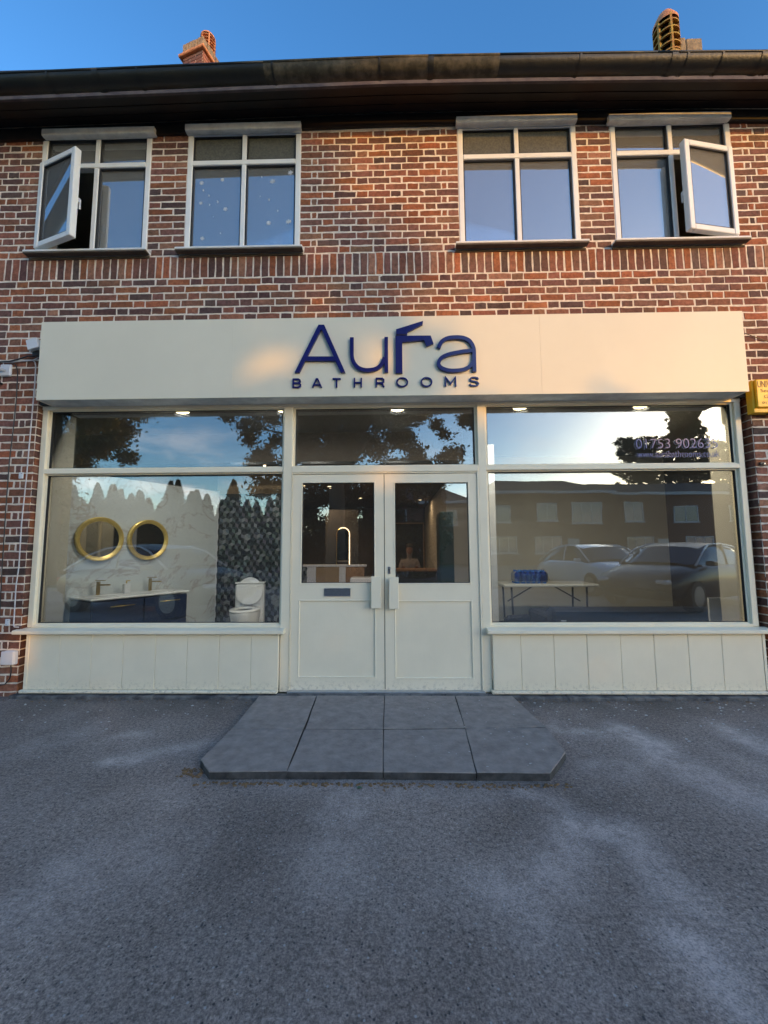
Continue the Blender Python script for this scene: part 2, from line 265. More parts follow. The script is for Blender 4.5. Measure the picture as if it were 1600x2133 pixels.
# ------------------------------------------------------------------ mesh helpers
class MB:
    def __init__(s): s.v = []; s.f = []; s.mi = []; s.col = []
    def face(s, pts, mi=0, col=None):
        b = len(s.v); s.v += [tuple(p) for p in pts]; s.f.append(tuple(range(b, b+len(pts)))); s.mi.append(mi); s.col.append(col)
    def raw(s, vs, fs, mi=0, col=None):
        b = len(s.v); s.v += [tuple(p) for p in vs]
        for f in fs: s.f.append(tuple(i+b for i in f)); s.mi.append(mi); s.col.append(col)
    def box(s, x0, x1, y0, y1, z0, z1, mi=0, col=None, bev=0):
        if x0 > x1: x0, x1 = x1, x0
        if y0 > y1: y0, y1 = y1, y0
        if z0 > z1: z0, z1 = z1, z0
        if bev:   # chamfer along all edges (26-face box)
            b = min(bev, (x1-x0)*.45, (y1-y0)*.45, (z1-z0)*.45); vs = []; idx = {}
            for i, x in enumerate((x0, x1)):
                for j, y in enumerate((y0, y1)):
                    for k, z in enumerate((z0, z1)):
                        dx, dy, dz = (b if i == 0 else -b), (b if j == 0 else -b), (b if k == 0 else -b)
                        idx[i, j, k, 'x'] = len(vs); vs.append((x, y+dy, z+dz))
                        idx[i, j, k, 'y'] = len(vs); vs.append((x+dx, y, z+dz))
                        idx[i, j, k, 'z'] = len(vs); vs.append((x+dx, y+dy, z))
            fs = []
            for i in (0, 1):
                q = [idx[i, 0, 0, 'x'], idx[i, 1, 0, 'x'], idx[i, 1, 1, 'x'], idx[i, 0, 1, 'x']]; fs.append(q if i else q[::-1])
                q = [idx[0, i, 0, 'y'], idx[0, i, 1, 'y'], idx[1, i, 1, 'y'], idx[1, i, 0, 'y']]; fs.append(q if i else q[::-1])
                q = [idx[0, 0, i, 'z'], idx[1, 0, i, 'z'], idx[1, 1, i, 'z'], idx[0, 1, i, 'z']]; fs.append(q if i else q[::-1])
            ctr = Vector(((x0+x1)/2, (y0+y1)/2, (z0+z1)/2))
            def orient(q):
                a, b2, c2 = Vector(vs[q[0]]), Vector(vs[q[1]]), Vector(vs[q[2]])
                n = (b2-a).cross(c2-b2); cc = sum((Vector(vs[i2]) for i2 in q), Vector())/len(q)
                return q if n.dot(cc-ctr) > 0 else q[::-1]
            for a in (0, 1):
                for c2 in (0, 1):
                    fs.append(orient([idx[a, c2, 0, 'x'], idx[a, c2, 1, 'x'], idx[a, c2, 1, 'y'], idx[a, c2, 0, 'y']]))
                    fs.append(orient([idx[a, 0, c2, 'x'], idx[a, 1, c2, 'x'], idx[a, 1, c2, 'z'], idx[a, 0, c2, 'z']]))
                    fs.append(orient([idx[0, a, c2, 'y'], idx[1, a, c2, 'y'], idx[1, a, c2, 'z'], idx[0, a, c2, 'z']]))
                    for d in (0, 1): fs.append(orient([idx[a, c2, d, 'x'], idx[a, c2, d, 'y'], idx[a, c2, d, 'z']]))
            s.raw(vs, fs, mi, col); return
        vs = [(x, y, z) for x in (x0, x1) for y in (y0, y1) for z in (z0, z1)]
        s.raw(vs, [(0, 1, 3, 2), (4, 6, 7, 5), (0, 4, 5, 1), (2, 3, 7, 6), (0, 2, 6, 4), (1, 5, 7, 3)], mi, col)
    def prism(s, poly, y0, y1, mi=0, holes=None, mi_side=None, col=None):
        """polygon in x,z extruded along y (front = y0)."""
        n = len(poly); ar = sum(poly[i][0]*poly[(i+1) % n][1]-poly[(i+1) % n][0]*poly[i][1] for i in range(n))
        if ar < 0: poly = poly[::-1]
        b = len(s.v); s.v += [(x, y0, z) for x, z in poly]+[(x, y1, z) for x, z in poly]
        s.f.append(tuple(range(b, b+n))); s.mi.append(mi); s.col.append(col)
        s.f.append(tuple(range(b+2*n-1, b+n-1, -1))); s.mi.append(mi); s.col.append(col)
        for i in range(n):
            j = (i+1) % n; s.f.append((b+i, b+n+i, b+n+j, b+j)); s.mi.append(mi if mi_side is None else mi_side); s.col.append(col)
    def tube(s, pts, rad, n=8, mi=0, cap=True):
        pts = [Vector(p) for p in pts]; rads = rad if isinstance(rad, (list, tuple)) else [rad]*len(pts)
        b = len(s.v); prev = None
        for i, p in enumerate(pts):
            d = (pts[min(i+1, len(pts)-1)]-pts[max(i-1, 0)]).normalized()
            a = d.cross(Vector((0, 0, 1)) if abs(d.z) < .95 else Vector((1, 0, 0))).normalized() if prev is None else (prev-d*prev.dot(d)).normalized()
            prev = a; c = d.cross(a)
            for k in range(n):
                t = 2*math.pi*k/n; s.v.append(tuple(p+(a*math.cos(t)+c*math.sin(t))*rads[i]))
        for i in range(len(pts)-1):
            for k in range(n):
                k2 = (k+1) % n; s.f.append((b+i*n+k, b+i*n+k2, b+(i+1)*n+k2, b+(i+1)*n+k)); s.mi.append(mi); s.col.append(None)
        if cap:
            s.f.append(tuple(b+k for k in range(n-1, -1, -1))); s.mi.append(mi); s.col.append(None)
            e = b+(len(pts)-1)*n; s.f.append(tuple(e+k for k in range(n))); s.mi.append(mi); s.col.append(None)
    def lathe(s, prof, n=24, o=(0, 0, 0), mi=0, sx=1, sy=1):
        b = len(s.v)
        for r, z in prof:
            for k in range(n):
                t = 2*math.pi*k/n; s.v.append((o[0]+r*sx*math.cos(t), o[1]+r*sy*math.sin(t), o[2]+z))
        for i in range(len(prof)-1):
            for k in range(n):
                k2 = (k+1) % n; s.f.append((b+i*n+k, b+i*n+k2, b+(i+1)*n+k2, b+(i+1)*n+k)); s.mi.append(mi); s.col.append(None)
    def tf(s, m):
        s.v = [tuple(m @ Vector(p)) for p in s.v]; return s
    def build(s, name, mats, parent=None, smooth=False, loc=None, rz=0, kind=None, flipcheck=False):
        me = bpy.data.meshes.new(name); me.from_pydata(s.v, [], s.f)
        if not isinstance(mats, (list, tuple)): mats = [mats]
        for m in mats: me.materials.append(MT[m] if isinstance(m, str) else m)
        if len(mats) > 1: me.polygons.foreach_set('material_index', s.mi)
        if any(c is not None for c in s.col):
            ca = me.color_attributes.new('Col', 'FLOAT_COLOR', 'CORNER'); arr = []
            for f, c in zip(s.f, s.col): arr += list((*(c or (1, 1, 1)), 1))*len(f)
            ca.data.foreach_set('color', arr)
        if smooth is True: me.polygons.foreach_set('use_smooth', [True]*len(s.f))
        elif smooth: me.polygons.foreach_set('use_smooth', [True]*len(s.f)); me.set_sharp_from_angle(angle=R(smooth))
        me.update()
        o = bpy.data.objects.new(name, me); C.objects.link(o)
        if parent: o.parent = parent
        if loc: o.location = loc
        if rz: o.rotation_euler.z = rz
        if kind: o['kind'] = kind
        return o
def B(*a, **k): m = MB(); m.box(*a, **k); return m
def thing(name, label, cat, loc=(0, 0, 0), rz=0, group=None):
    o = bpy.data.objects.new(name, None); C.objects.link(o); o.location = loc; o.rotation_euler.z = rz; o.empty_display_size = .1
    tag(o, label, cat, group); return o
def tag(o, label, cat, group=None):
    o['label'] = label; o['category'] = cat
    if group: o['group'] = group
    return o
def dup(root, loc, rz=0, label=None):
    r = root.copy(); C.objects.link(r); r.location = loc; r.rotation_euler.z = rz
    if label: r['label'] = label
    for ch in root.children:
        c = ch.copy(); C.objects.link(c); c.parent = r
        for g in ch.children:
            d = g.copy(); C.objects.link(d); d.parent = c
    return r
def text_mesh(name, s, x, z, y, wid, hei, m, parent, rz=0, depth=.001, spacing=1.0):
    cu = bpy.data.curves.new(name, 'FONT'); cu.body = s; cu.size = 1; cu.extrude = depth; cu.offset = -.012 if 'lettering' in name and m.startswith('phone') else 0; cu.space_character = spacing
    o = bpy.data.objects.new(name, cu); C.objects.link(o); dg = bpy.context.evaluated_depsgraph_get(); dg.update()
    me = bpy.data.meshes.new_from_object(o.evaluated_get(dg)); bpy.data.objects.remove(o)
    co = np.zeros(len(me.vertices)*3); me.vertices.foreach_get('co', co); co = co.reshape(-1, 3)
    mn, mxx = co.min(0), co.max(0)
    X = (co[:, 0]-mn[0])/(mxx[0]-mn[0])*wid; Z = (co[:, 1]-mn[1])/(mxx[1]-mn[1])*hei; Y = -co[:, 2]
    me.vertices.foreach_set('co', np.stack([X, Y, Z], 1).ravel()); me.materials.clear(); me.materials.append(MT[m])
    o = bpy.data.objects.new(name, me); C.objects.link(o); o.location = (x, y, z); o.rotation_euler.z = rz; o.parent = parent
    return o

# ------------------------------------------------------------------ ground
g = MB(); g.face([(-400, -400, -.03), (400, -400, -.03), (400, 400, -.03), (-400, 400, -.03)]); g.build('ground', 'verge', kind='structure')
nx = 60; fc = MB()
gx = [-40, -20, -8]+[-4.4+i*.04 for i in range(221)]+[8, 20, 40]; gy = [-9.5, -7, -5]+[-4+i*.04 for i in range(101)]
DUST = [(0.91, -1.67, 1.14, -1.74, 0.1, 0.8), (0.87, -1.8, 0.66, -1.99, 0.12, 0.6), (1.14, -1.74, 1.14, -2.07, 0.09, 0.7), (1.02, -2.21, 1.06, -2.32, 0.07, 1.0), (1.06, -2.32, 1.05, -2.46, 0.09, 0.6), (1.22, -0.64, 1.66, -0.72, 0.07, 0.6), (1.7, -0.64, 1.82, -0.92, 0.1, 1.0), (1.74, -1.05, 1.96, -1.52, 0.16, 0.7), (2.45, -0.63, 2.5, -0.92, 0.09, 0.9), (-1.7, -1.11, -1.54, -1.11, 0.05, 1.0), (-1.56, -1.03, -1.22, -0.9, 0.09, 0.5), (-1.87, -0.75, -1.73, -0.74, 0.05, 0.5), (-0.19, -1.42, -0.18, -2.0, 0.14, 0.4), (0.77, -1.41, 0.92, -1.53, 0.06, 0.6), (-1.21, -2.01, -1.25, -2.16, 0.2, 0.3), (0.49, -2.04, 0.55, -2.14, 0.12, 0.5), (-0.62, -1.38, 0.53, -1.45, 0.1, 0.25), (1.27, -1.11, 1.44, -1.16, 0.12, 0.4)]
def seg_d(x, y, a, b, c, d):
    t = max(0, min(1, ((x-a)*(c-a)+(y-b)*(d-b))/((c-a)**2+(d-b)**2+1e-9))); return math.hypot(x-a-t*(c-a), y-b-t*(d-b))
me = bpy.data.meshes.new('forecourt'); me.from_pydata([(x, y, 0) for y in gy for x in gx], [], [(j*len(gx)+i, j*len(gx)+i+1, (j+1)*len(gx)+i+1, (j+1)*len(gx)+i) for j in range(len(gy)-1) for i in range(len(gx)-1)])
ca = me.color_attributes.new('Dust', 'FLOAT_COLOR', 'POINT'); arr = []
for y in gy:
    for x in gx:
        d = 0
        if -4.5 < x < 4.5 and y > -4.2:
            for a, b_, c, e, w_, st_ in DUST: d = max(d, st_*math.exp(-(seg_d(x, y, a, b_, c, e)/w_)**2))
        arr += [d, d, d, 1]
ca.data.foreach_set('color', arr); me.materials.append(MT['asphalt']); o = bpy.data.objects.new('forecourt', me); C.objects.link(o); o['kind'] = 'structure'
fl = B(-40, 40, -9.65, -9.5, -.03, .10); fl.build('kerb', 'kerbst', kind='structure')
rd = MB(); rd.face([(-120, -27, -.02), (120, -27, -.02), (120, -14, -.02), (-120, -14, -.02)]); rd.build('road', 'tarmac_far', kind='structure')

# ------------------------------------------------------------------ building
bl = thing('brick_shop_building', 'two storey red brown brick building with shop below and four white windows above', 'building')
WX0, WX1 = -7.0, 7.0
OL, OR, OT = -3.325, 3.40, 2.78      # shopfront opening in the brickwork
wins = [(-3.466, -2.345), (-1.966, -.822), (.754, 1.923), (2.265, 3.434)]
ZB, ZT = 4.235, 5.545
mw = MB(); y0, y1 = .0012, .25
mw.box(WX0, OL, y0, y1, -.05, OT); mw.box(OR, WX1, y0, y1, -.05, OT); mw.box(WX0, WX1, y0, y1, OT, ZB)
xs = [WX0]+[a for p in wins for a in p]+[WX1]
for i in range(0, len(xs), 2): mw.box(xs[i], xs[i+1], y0, y1, ZB, ZT)
mw.box(WX0, WX1, y0, y1, ZT, 5.72)
# side and back walls of the block, party floors
mw.box(WX0, WX0+.25, y1, 8, -.05, 5.6); mw.box(WX1-.25, WX1, y1, 8, -.05, 5.6); mw.box(WX0, WX1, 8, 8.25, -.05, 5.6)
mw.build('wall', 'mortar', bl)
MORT = mw
# ---- bricks
PAL = [((.205, .088, .062), 26), ((.16, .078, .065), 22), ((.115, .062, .058), 14), ((.25, .095, .05), 14), ((.27, .095, .05), 5), ((.09, .058, .056), 5), ((.19, .10, .07), 6), ((.235, .12, .085), 8)]
PW = [w_ for _, w_ in PAL]
def bcol():
    c = rng.choices(PAL, PW)[0][0]; k = rng.uniform(.95, 1.5)
    c = (c[0]*.97, c[1]*.90, c[2]*.80); return tuple(x*k*rng.uniform(.95, 1.05) for x in c)
def brick_geo(mb, x0, x1, z0, z1, proud=None, col=None, face=0.0):
    """a fired brick: wavy arris, chamfer and its bed behind the mortar face."""
    j = .0034; p = face-(proud if proud is not None else rng.uniform(.0005, .0035))
    w_, h = x1-x0, z1-z0; vert = h > w_
    def r(): return rng.uniform(-j, j)
    if vert: pts = [(x0, z0), (x1, z0), (x1, z0+h*.33), (x1, z0+h*.66), (x1, z1), (x0, z1), (x0, z0+h*.66), (x0, z0+h*.33)]
    else: pts = [(x0, z0), (x0+w_*.33, z0), (x0+w_*.66, z0), (x1, z0), (x1, z1), (x0+w_*.66, z1), (x0+w_*.33, z1), (x0, z1)]
    pts = [(x+r(), z+r()) for x, z in pts]; cxm, czm = (x0+x1)/2, (z0+z1)/2
    inn = [(x-math.copysign(.003, x-cxm), z-math.copysign(.003, z-czm)) for x, z in pts]; n = 8
    t1, t2 = rng.uniform(-.0015, .0015), rng.uniform(-.001, .001)
    vs = [(x, p+t1*(x-cxm)/w_*2+t2*(z-czm)/h*2, z) for x, z in inn]+[(x, p+.004, z) for x, z in pts]+[(x, face+.02, z) for x, z in pts]
    fs = [tuple(range(n))]
    for i in range(n):
        k = (i+1) % n; fs.append((i, n+i, n+k, k)); fs.append((n+i, 2*n+i, 2*n+k, n+k))
    mb.raw(vs, fs, 0, col or bcol())
bricks = []   # (kind, x0,x1,z0,z1)
J = .0135
def course(z0, h, x0, x1, pat, kind='brick'):
    """lay pieces of the given widths from x0 to x1, scaled to fit."""
    tot = sum(pat)+J*(len(pat)-1); k = (x1-x0-J*(len(pat)-1))/(sum(pat)); x = x0
    for w_ in pat:
        ww = w_*k; jx = rng.uniform(-.003, .003)
        bricks.append((kind, x+jx*.5, x+ww+jx*.5, z0+J*.5+rng.uniform(-.0015, .0015), z0+h-J*.5+rng.uniform(-.0015, .0015))); x += ww+J
ST, HD, QC = .213, .102, .046
def fit_pat(width, closer):
    """flemish bond run of roughly this width, starting and ending alike."""
    if closer:
        p = [HD, QC]; end = [QC, HD]
        rest = width-2*(HD+QC+2*J)
        if rest < .05: return [width] if width < .16 else [width*.3, width*.7]
        n = max(0, round((rest-ST)/(ST+HD+2*J))); mid = [ST]+[HD, ST]*n
        return p+mid+end
    n = max(0, round((width-ST)/(ST+HD+2*J))); return [ST]+[HD, ST]*n
def open_run(z0, h, x0, x1, odd, anchor='L', quoin=True):
    """a run that continues out of sight: anchored at one quoin only."""
    xx = []; w_ = x1-x0; p = ([HD, QC] if odd else []) if quoin else ([rng.choice([.05, .12, .18])] if odd else [])
    tot = sum(p)+J*len(p); k = 0
    while tot < w_+.1:
        q = ST if k % 2 == 0 else HD; p.append(q); tot += q+J; k += 1
    x = x0 if anchor == 'L' else x1
    for q in p:
        a, b_ = (x, x+q) if anchor == 'L' else (x-q, x)
        jx = rng.uniform(-.003, .003)
        a2, b2 = max(a+jx, x0), min(b_+jx, x1)
        if b2-a2 > .025: bricks.append(('brick', a2, b2, z0+J*.5+rng.uniform(-.0015, .0015), z0+h-J*.5+rng.uniform(-.0015, .0015)))
        x = b_+J if anchor == 'L' else a-J
# upper storey between the windows
PU = .0727; SOL = 4.199
nC = 18
for i in range(nC):
    z = SOL+i*PU; odd = i % 2 == 1
    if z+PU > 5.56: continue
    for a, b_ in ((wins[0][1], wins[1][0]), (wins[2][1], wins[3][0])):
        wd = b_-a
        if i == 0: course(z, PU, a+.05, b_-.05, [HD, .14]); continue
        course(z, PU, a+.006, b_-.006, [HD, ST+.01] if odd else [ST+.01, HD])
    a, b_ = wins[1][1], wins[2][0]
    if i == 0: course(z, PU, a+.05, b_-.05, [HD]+[ST, HD]*4)
    else: course(z, PU, a+.006, b_-.006, fit_pat(b_-a, odd))
    e = .05 if i == 0 else .006
    open_run(z, PU, WX0, wins[0][0]-e, odd, 'R'); open_run(z, PU, wins[3][1]+e, WX1, odd, 'L')
# soldier course
x = WX0
while x < WX1:
    w_ = rng.uniform(.060, .066)
    bricks.append(('soldier_brick', x, x+w_, 3.968+rng.uniform(0, .003), SOL-.008+rng.uniform(-.003, .002))); x += w_+.0125
# below the soldier course
PL_ = .0740; k = 0; z = 3.962-PL_
off = [0, .163]
while z > -.05:
    odd = k % 2 == 1
    if z > 3.40 or z > OT-.02:
        x0s = [(WX0, WX1)]
    if z >= OT-.03 :
        ph = (.163 if odd else 0)+rng.uniform(-.02, .02); x = WX0-ph; q = 0
        while x < WX1:
            w_ = (.217 if q % 2 == 0 else .106)*rng.uniform(.98, 1.02)
            jx = 0
            vis = not (z < 3.36 and x > -3.12 and x+w_ < 3.2)      # nothing is laid behind the sign
            if x > WX0-.001 and vis: bricks.append(('brick', x, x+w_, z+J*.5+rng.uniform(-.0015, .0015), z+PL_-J*.5+rng.uniform(-.0015, .0015)))
            x += w_+.0125; q += 1
    else:
        open_run(z, PL_, WX0, OL, odd, 'R'); open_run(z, PL_, OR, WX1, not odd, 'L')
    z -= PL_; k += 1
def vis_score(b_):
    k_, x0, x1, z0, z1 = b_; v = Vector(((x0+x1)/2-CX, CD, (z0+z1)/2-CH)); d = v.dot(fw); px = v.dot(RR)/d*850; py = v.dot(UU)/d*850
    if abs(px) > 795 or abs(py) > 1060: return -1
    if k_ == 'brick' and z0 < 3.44 and z1 > 2.70 and x0 > -3.2 and x1 < 3.26: return -1
    return (x1-x0)*(z1-z0)/d**2
for kind in ('brick', 'soldier_brick'):
    bs = [b_ for b_ in bricks if b_[0] == kind]; bs.sort(key=vis_score, reverse=True)
    rest = MB()
    for i, b_ in enumerate(bs):
        if i < 300 and vis_score(b_) > 0:
            mb = MB(); brick_geo(mb, *b_[1:]); mb.build(kind, 'brick', bl)
        else: brick_geo(rest, *b_[1:])
    if rest.v: rest.build('brick_rows' if kind == 'brick' else 'soldier_brick_row', 'brick', bl, kind='stuff')
# brick returns (reveals) of the shop opening: course-high blocks turned into the recess
rt = MB(); z = 3.962-PL_
while z > -.05:
    if z < OT-.03:
        for xx, s_ in ((OL, 1), (OR, -1)):
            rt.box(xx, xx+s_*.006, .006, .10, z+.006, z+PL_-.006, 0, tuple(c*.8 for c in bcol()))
    z -= PL_
rt.build('brick_return', 'brick', bl, kind='stuff')

# mortar smears left of the frame and old paint marks by it
# ------------------------------------------------------------------ eaves
def sag(x):   # the eaves are not quite level
    return -.055*max(0, (-x)/3.4)**1.0 - .05*max(0, x/3.4)**1.6
XS = [WX0-.3+i*(WX1-WX0+.6)/48 for i in range(49)]
def ribbon(prof, xs, closed=False):
    mb = MB(); n = len(prof)
    for i, x in enumerate(xs):
        for y, z in prof: mb.v.append((x, y, z+sag(max(-4.2, min(4.2, x)))))
    for i in range(len(xs)-1):
        for k_ in range(n if closed else n-1):
            k2 = (k_+1) % n; mb.f.append((i*n+k_, (i+1)*n+k_, (i+1)*n+k2, i*n+k2)); mb.mi.append(0); mb.col.append(None)
    return mb
for a, b_ in ((-.034, -.11), (-.114, -.19), (-.194, -.275)):      # three soffit boards
    ribbon([(a, 5.665), (b_, 5.660), (b_, 5.69), (a, 5.69)], XS, True).build('soffit_board', 'soffit', bl)
ribbon([(-.276, 5.650), (-.30, 5.650), (-.30, 5.80), (-.276, 5.80)], XS, True).build('fascia_board', 'fboard', bl)
ribbon([(.0, 5.535), (-.026, 5.535), (-.03, 5.66), (.0, 5.66)], XS, True).build('eaves_shade_strip', 'soffit', bl)  # dark strip added along the wall top to stand for the eaves' shadow
GC, GR = (-.43, 5.648), .080
def gprof(r): return [(GC[0]+r*math.cos(t), GC[1]+r*math.sin(t)) for t in [math.pi+i*math.pi/12 for i in range(13)]]
segs = [-7.3, -4.9, -2.55, -1.05, .42, 1.05, 2.42, 4.0, 5.6, 7.3]
gmats = ['gutter', 'gutter', 'gutter', 'lichen', 'lichen', 'gutter', 'gutter', 'gutter', 'gutter']
for i in range(len(segs)-1):
    x0, x1 = segs[i], segs[i+1]; n = max(3, int((x1-x0)/.25)); xs_ = [x0+(x1-x0)*j/n for j in range(n+1)]
    pr_ = gprof(GR)+[(GC[0]+GR-.008, GC[1]+.01), (GC[0]-GR+.008, GC[1]+.01)][:0]
    outer = gprof(GR); inner = gprof(GR-.007)[::-1]
    # rolled front lip
    ribbon(outer+inner, xs_, True).build('gutter', gmats[i], bl, smooth=50)
    lp = MB(); lp.tube([(x, GC[0]-GR+.002, GC[1]+.004+sag(max(-4.2, min(4.2, x)))) for x in xs_], .011, 8); lp.build('gutter_lip', gmats[i], bl, smooth=True)
for x0 in [-5.2, -3.02, -2.6, -2.2, -.98, -.02, .42, 1.75, 2.55, 2.68, 2.98, 3.32, 3.42, 5.0]:
    wd = .05 if x0 in (.42, 2.55, 3.32, -2.6) else .018
    ribbon(gprof(GR+.006)+gprof(GR-.002)[::-1], [x0, x0+wd], True).build('gutter_bracket', 'gutter', bl, smooth=50)
# roof
rf = MB(); eA, rB = (-.36, 5.80), (4.2, 9.55)
nR = 34
for i in range(nR):
    t0, t1 = i/nR, (i+1)/nR; ya, za = eA[0]+(rB[0]-eA[0])*t0, eA[1]+(rB[1]-eA[1])*t0; yb, zb = eA[0]+(rB[0]-eA[0])*t1, eA[1]+(rB[1]-eA[1])*t1
    rf.face([(WX0-.3, ya, za+.02), (WX1+.3, ya, za+.02), (WX1+.3, yb, zb-.0), (WX0-.3, yb, zb-.0)])
    rf.face([(WX0-.3, ya, za-.02), (WX1+.3, ya, za-.02), (WX1+.3, ya, za+.02), (WX0-.3, ya, za+.02)])
rf.face([(WX0-.3, rB[0], rB[1]), (WX1+.3, rB[0], rB[1]), (WX1+.3, 8.9, 5.7), (WX0-.3, 8.9, 5.7)])
rf.box(WX0-.3, WX1+.3, rB[0]-.1, rB[0]+.1, rB[1]-.06, rB[1]+.06)
rf.face([(WX0+.02, 0, 5.6), (WX0+.02, 8.2, 5.6), (WX0+.02, 4.2, 9.4)]); rf.face([(WX1-.02, 0, 5.6), (WX1-.02, 8.2, 5.6), (WX1-.02, 4.2, 9.4)])
rf.build('roof', 'rooftile', bl)

# ------------------------------------------------------------------ chimneys (parts of the building's roof, each a thing of its own)
def brickstack(par, x0, x1, y0, y1, z0, z1, name='chimney_brick'):
    core = B(x0+.006, x1-.006, y0+.006, y1-.006, z0, z1); core.build('stack_core', 'mortar', par)
    z = z1-PL_; i = 0
    while z > z0:
        for face in range(3):   # front, right, left
            L_ = (x1-x0) if face == 0 else (y1-y0); n = 2 if L_ < .55 else 3; cuts = [0, .36, 1] if i % 2 else [0, .64, 1]
            if n == 3: cuts = [0, .25, .75, 1] if i % 2 else [0, .5, .68, 1]
            for a, b_ in zip(cuts[:-1], cuts[1:]):
                mb = MB(); a2, b2 = a*L_+.006, b_*L_-.006; c = bcol(); c = tuple(v*1.25 for v in c)
                if face == 0: mb.box(x0+a2, x0+b2, y0-.004, y0+.02, z+.006, z+PL_-.006, 0, c, bev=.003)
                elif face == 1: mb.box(x1-.02, x1+.004, y0+a2, y0+b2, z+.006, z+PL_-.006, 0, c, bev=.003)
                else: mb.box(x0-.004, x0+.02, y0+a2, y0+b2, z+.006, z+PL_-.006, 0, c, bev=.003)
                mb.build(name, 'brick', par)
        z -= PL_; i += 1
        if z < z1-.55: break
c1 = thing('chimney', 'brick chimney on the left with corbelled soldier cap and orange louvred pot', 'chimney', (-3.42, 3.02, 0), R(-17))
hw, dp = .46, .46
brickstack(c1, -hw, 0, 0, dp, 8.0, 10.66)
B(-hw-.07, .06, -.06, dp+.06, 10.66, 10.72, bev=.012).build('corbel', 'terra', c1)
for k_ in range(7):
    w_ = (hw+.02)/7; mb = MB(); xx = -hw-.01+k_*w_; mb.box(xx+.004, xx+w_-.004, -.012+rng.uniform(-.004, .004), .09, 10.722, 10.94+rng.uniform(-.01, .01), 0, tuple(c*1.1 for c in (.27, .19, .12)), bev=.004); mb.build('cap_brick', 'brick', c1)
for k_ in range(6):
    w_ = (dp-.03)/6; mb = MB(); yy = .04+k_*w_; mb.box(-.08, .012, yy+.004+(.06 if k_ == 0 else 0), yy+w_-.004, 10.722, 10.94+rng.uniform(-.01, .01), 0, tuple(c*rng.uniform(.8, 1.1) for c in (.27, .19, .12)), bev=.004); mb.build('cap_brick', 'brick', c1)
B(-hw+.0, -.01, .05, dp-.01, 10.722, 10.93).build('cap_mortar', 'mortar', c1)
def louvre_pot(par, x, y, z, r, h, m_, nr=5, dome=True):
    mb = MB(); mb.lathe([(r*.62, 0), (r*.62, h)], 16, (x, y, z), 0); mb.build('pot_liner', 'seal', par)
    mb = MB(); mb.lathe([(r*1.08, 0), (r*1.08, h*.10), (r, h*.12), (r*.7, h*.12), (r*.7, 0)], 24, (x, y, z)); mb.build('pot_base', m_, par, smooth=40)
    for i in range(nr):
        zz = h*(.18+.62*i/(nr-1)); mb = MB(); mb.lathe([(r*.66, zz-z*0-.0), (r*1.06, zz-h*.045), (r*1.06, zz-h*.02), (r*.66, zz+h*.03)], 24, (x, y, z)); mb.build('pot_louvre', m_, par, smooth=40)
    for i in range(6):
        t = i*math.pi/3+.35; mb = MB(); mb.box(r*.72, r*1.05, -r*.08, r*.08, h*.1, h*.9); mb.tf(Matrix.Translation((x, y, z)) @ Matrix.Rotation(t, 4, 'Z')); mb.build('pot_rib', m_, par)
    mb = MB(); mb.lathe([(r*1.04, h*.86), (r*1.04, h*.92), (r*.9, h*.98), (r*.62, h*1.10), (r*.25, h*1.17), (.001, h*1.19)], 24, (x, y, z)); mb.build('pot_dome', 'terra', par, smooth=50)
louvre_pot(c1, -.15, .28, 10.92, .135, .44, 'terra')
c2 = thing('chimney', 'brick chimney on the right with rendered cap and mossy yellow louvred pot', 'chimney', (5.16, 2.95, 0), 0)
brickstack(c2, -.02, .72, .06, .6, 8.0, 10.30)
cp = MB(); cp.box(.03, .335, .04, .58, 10.302, 10.60, bev=.02); cp.box(.339, .64, .05, .57, 10.302, 10.59, bev=.02); cp.build('rendered_cap', 'capst', c2)
brickstack(c2, -.36, .0, -.22, .035, 8.0, 9.95, 'flue_brick')
louvre_pot(c2, -.10, -.07, 9.85, .19, .92, 'mosspot', nr=5)

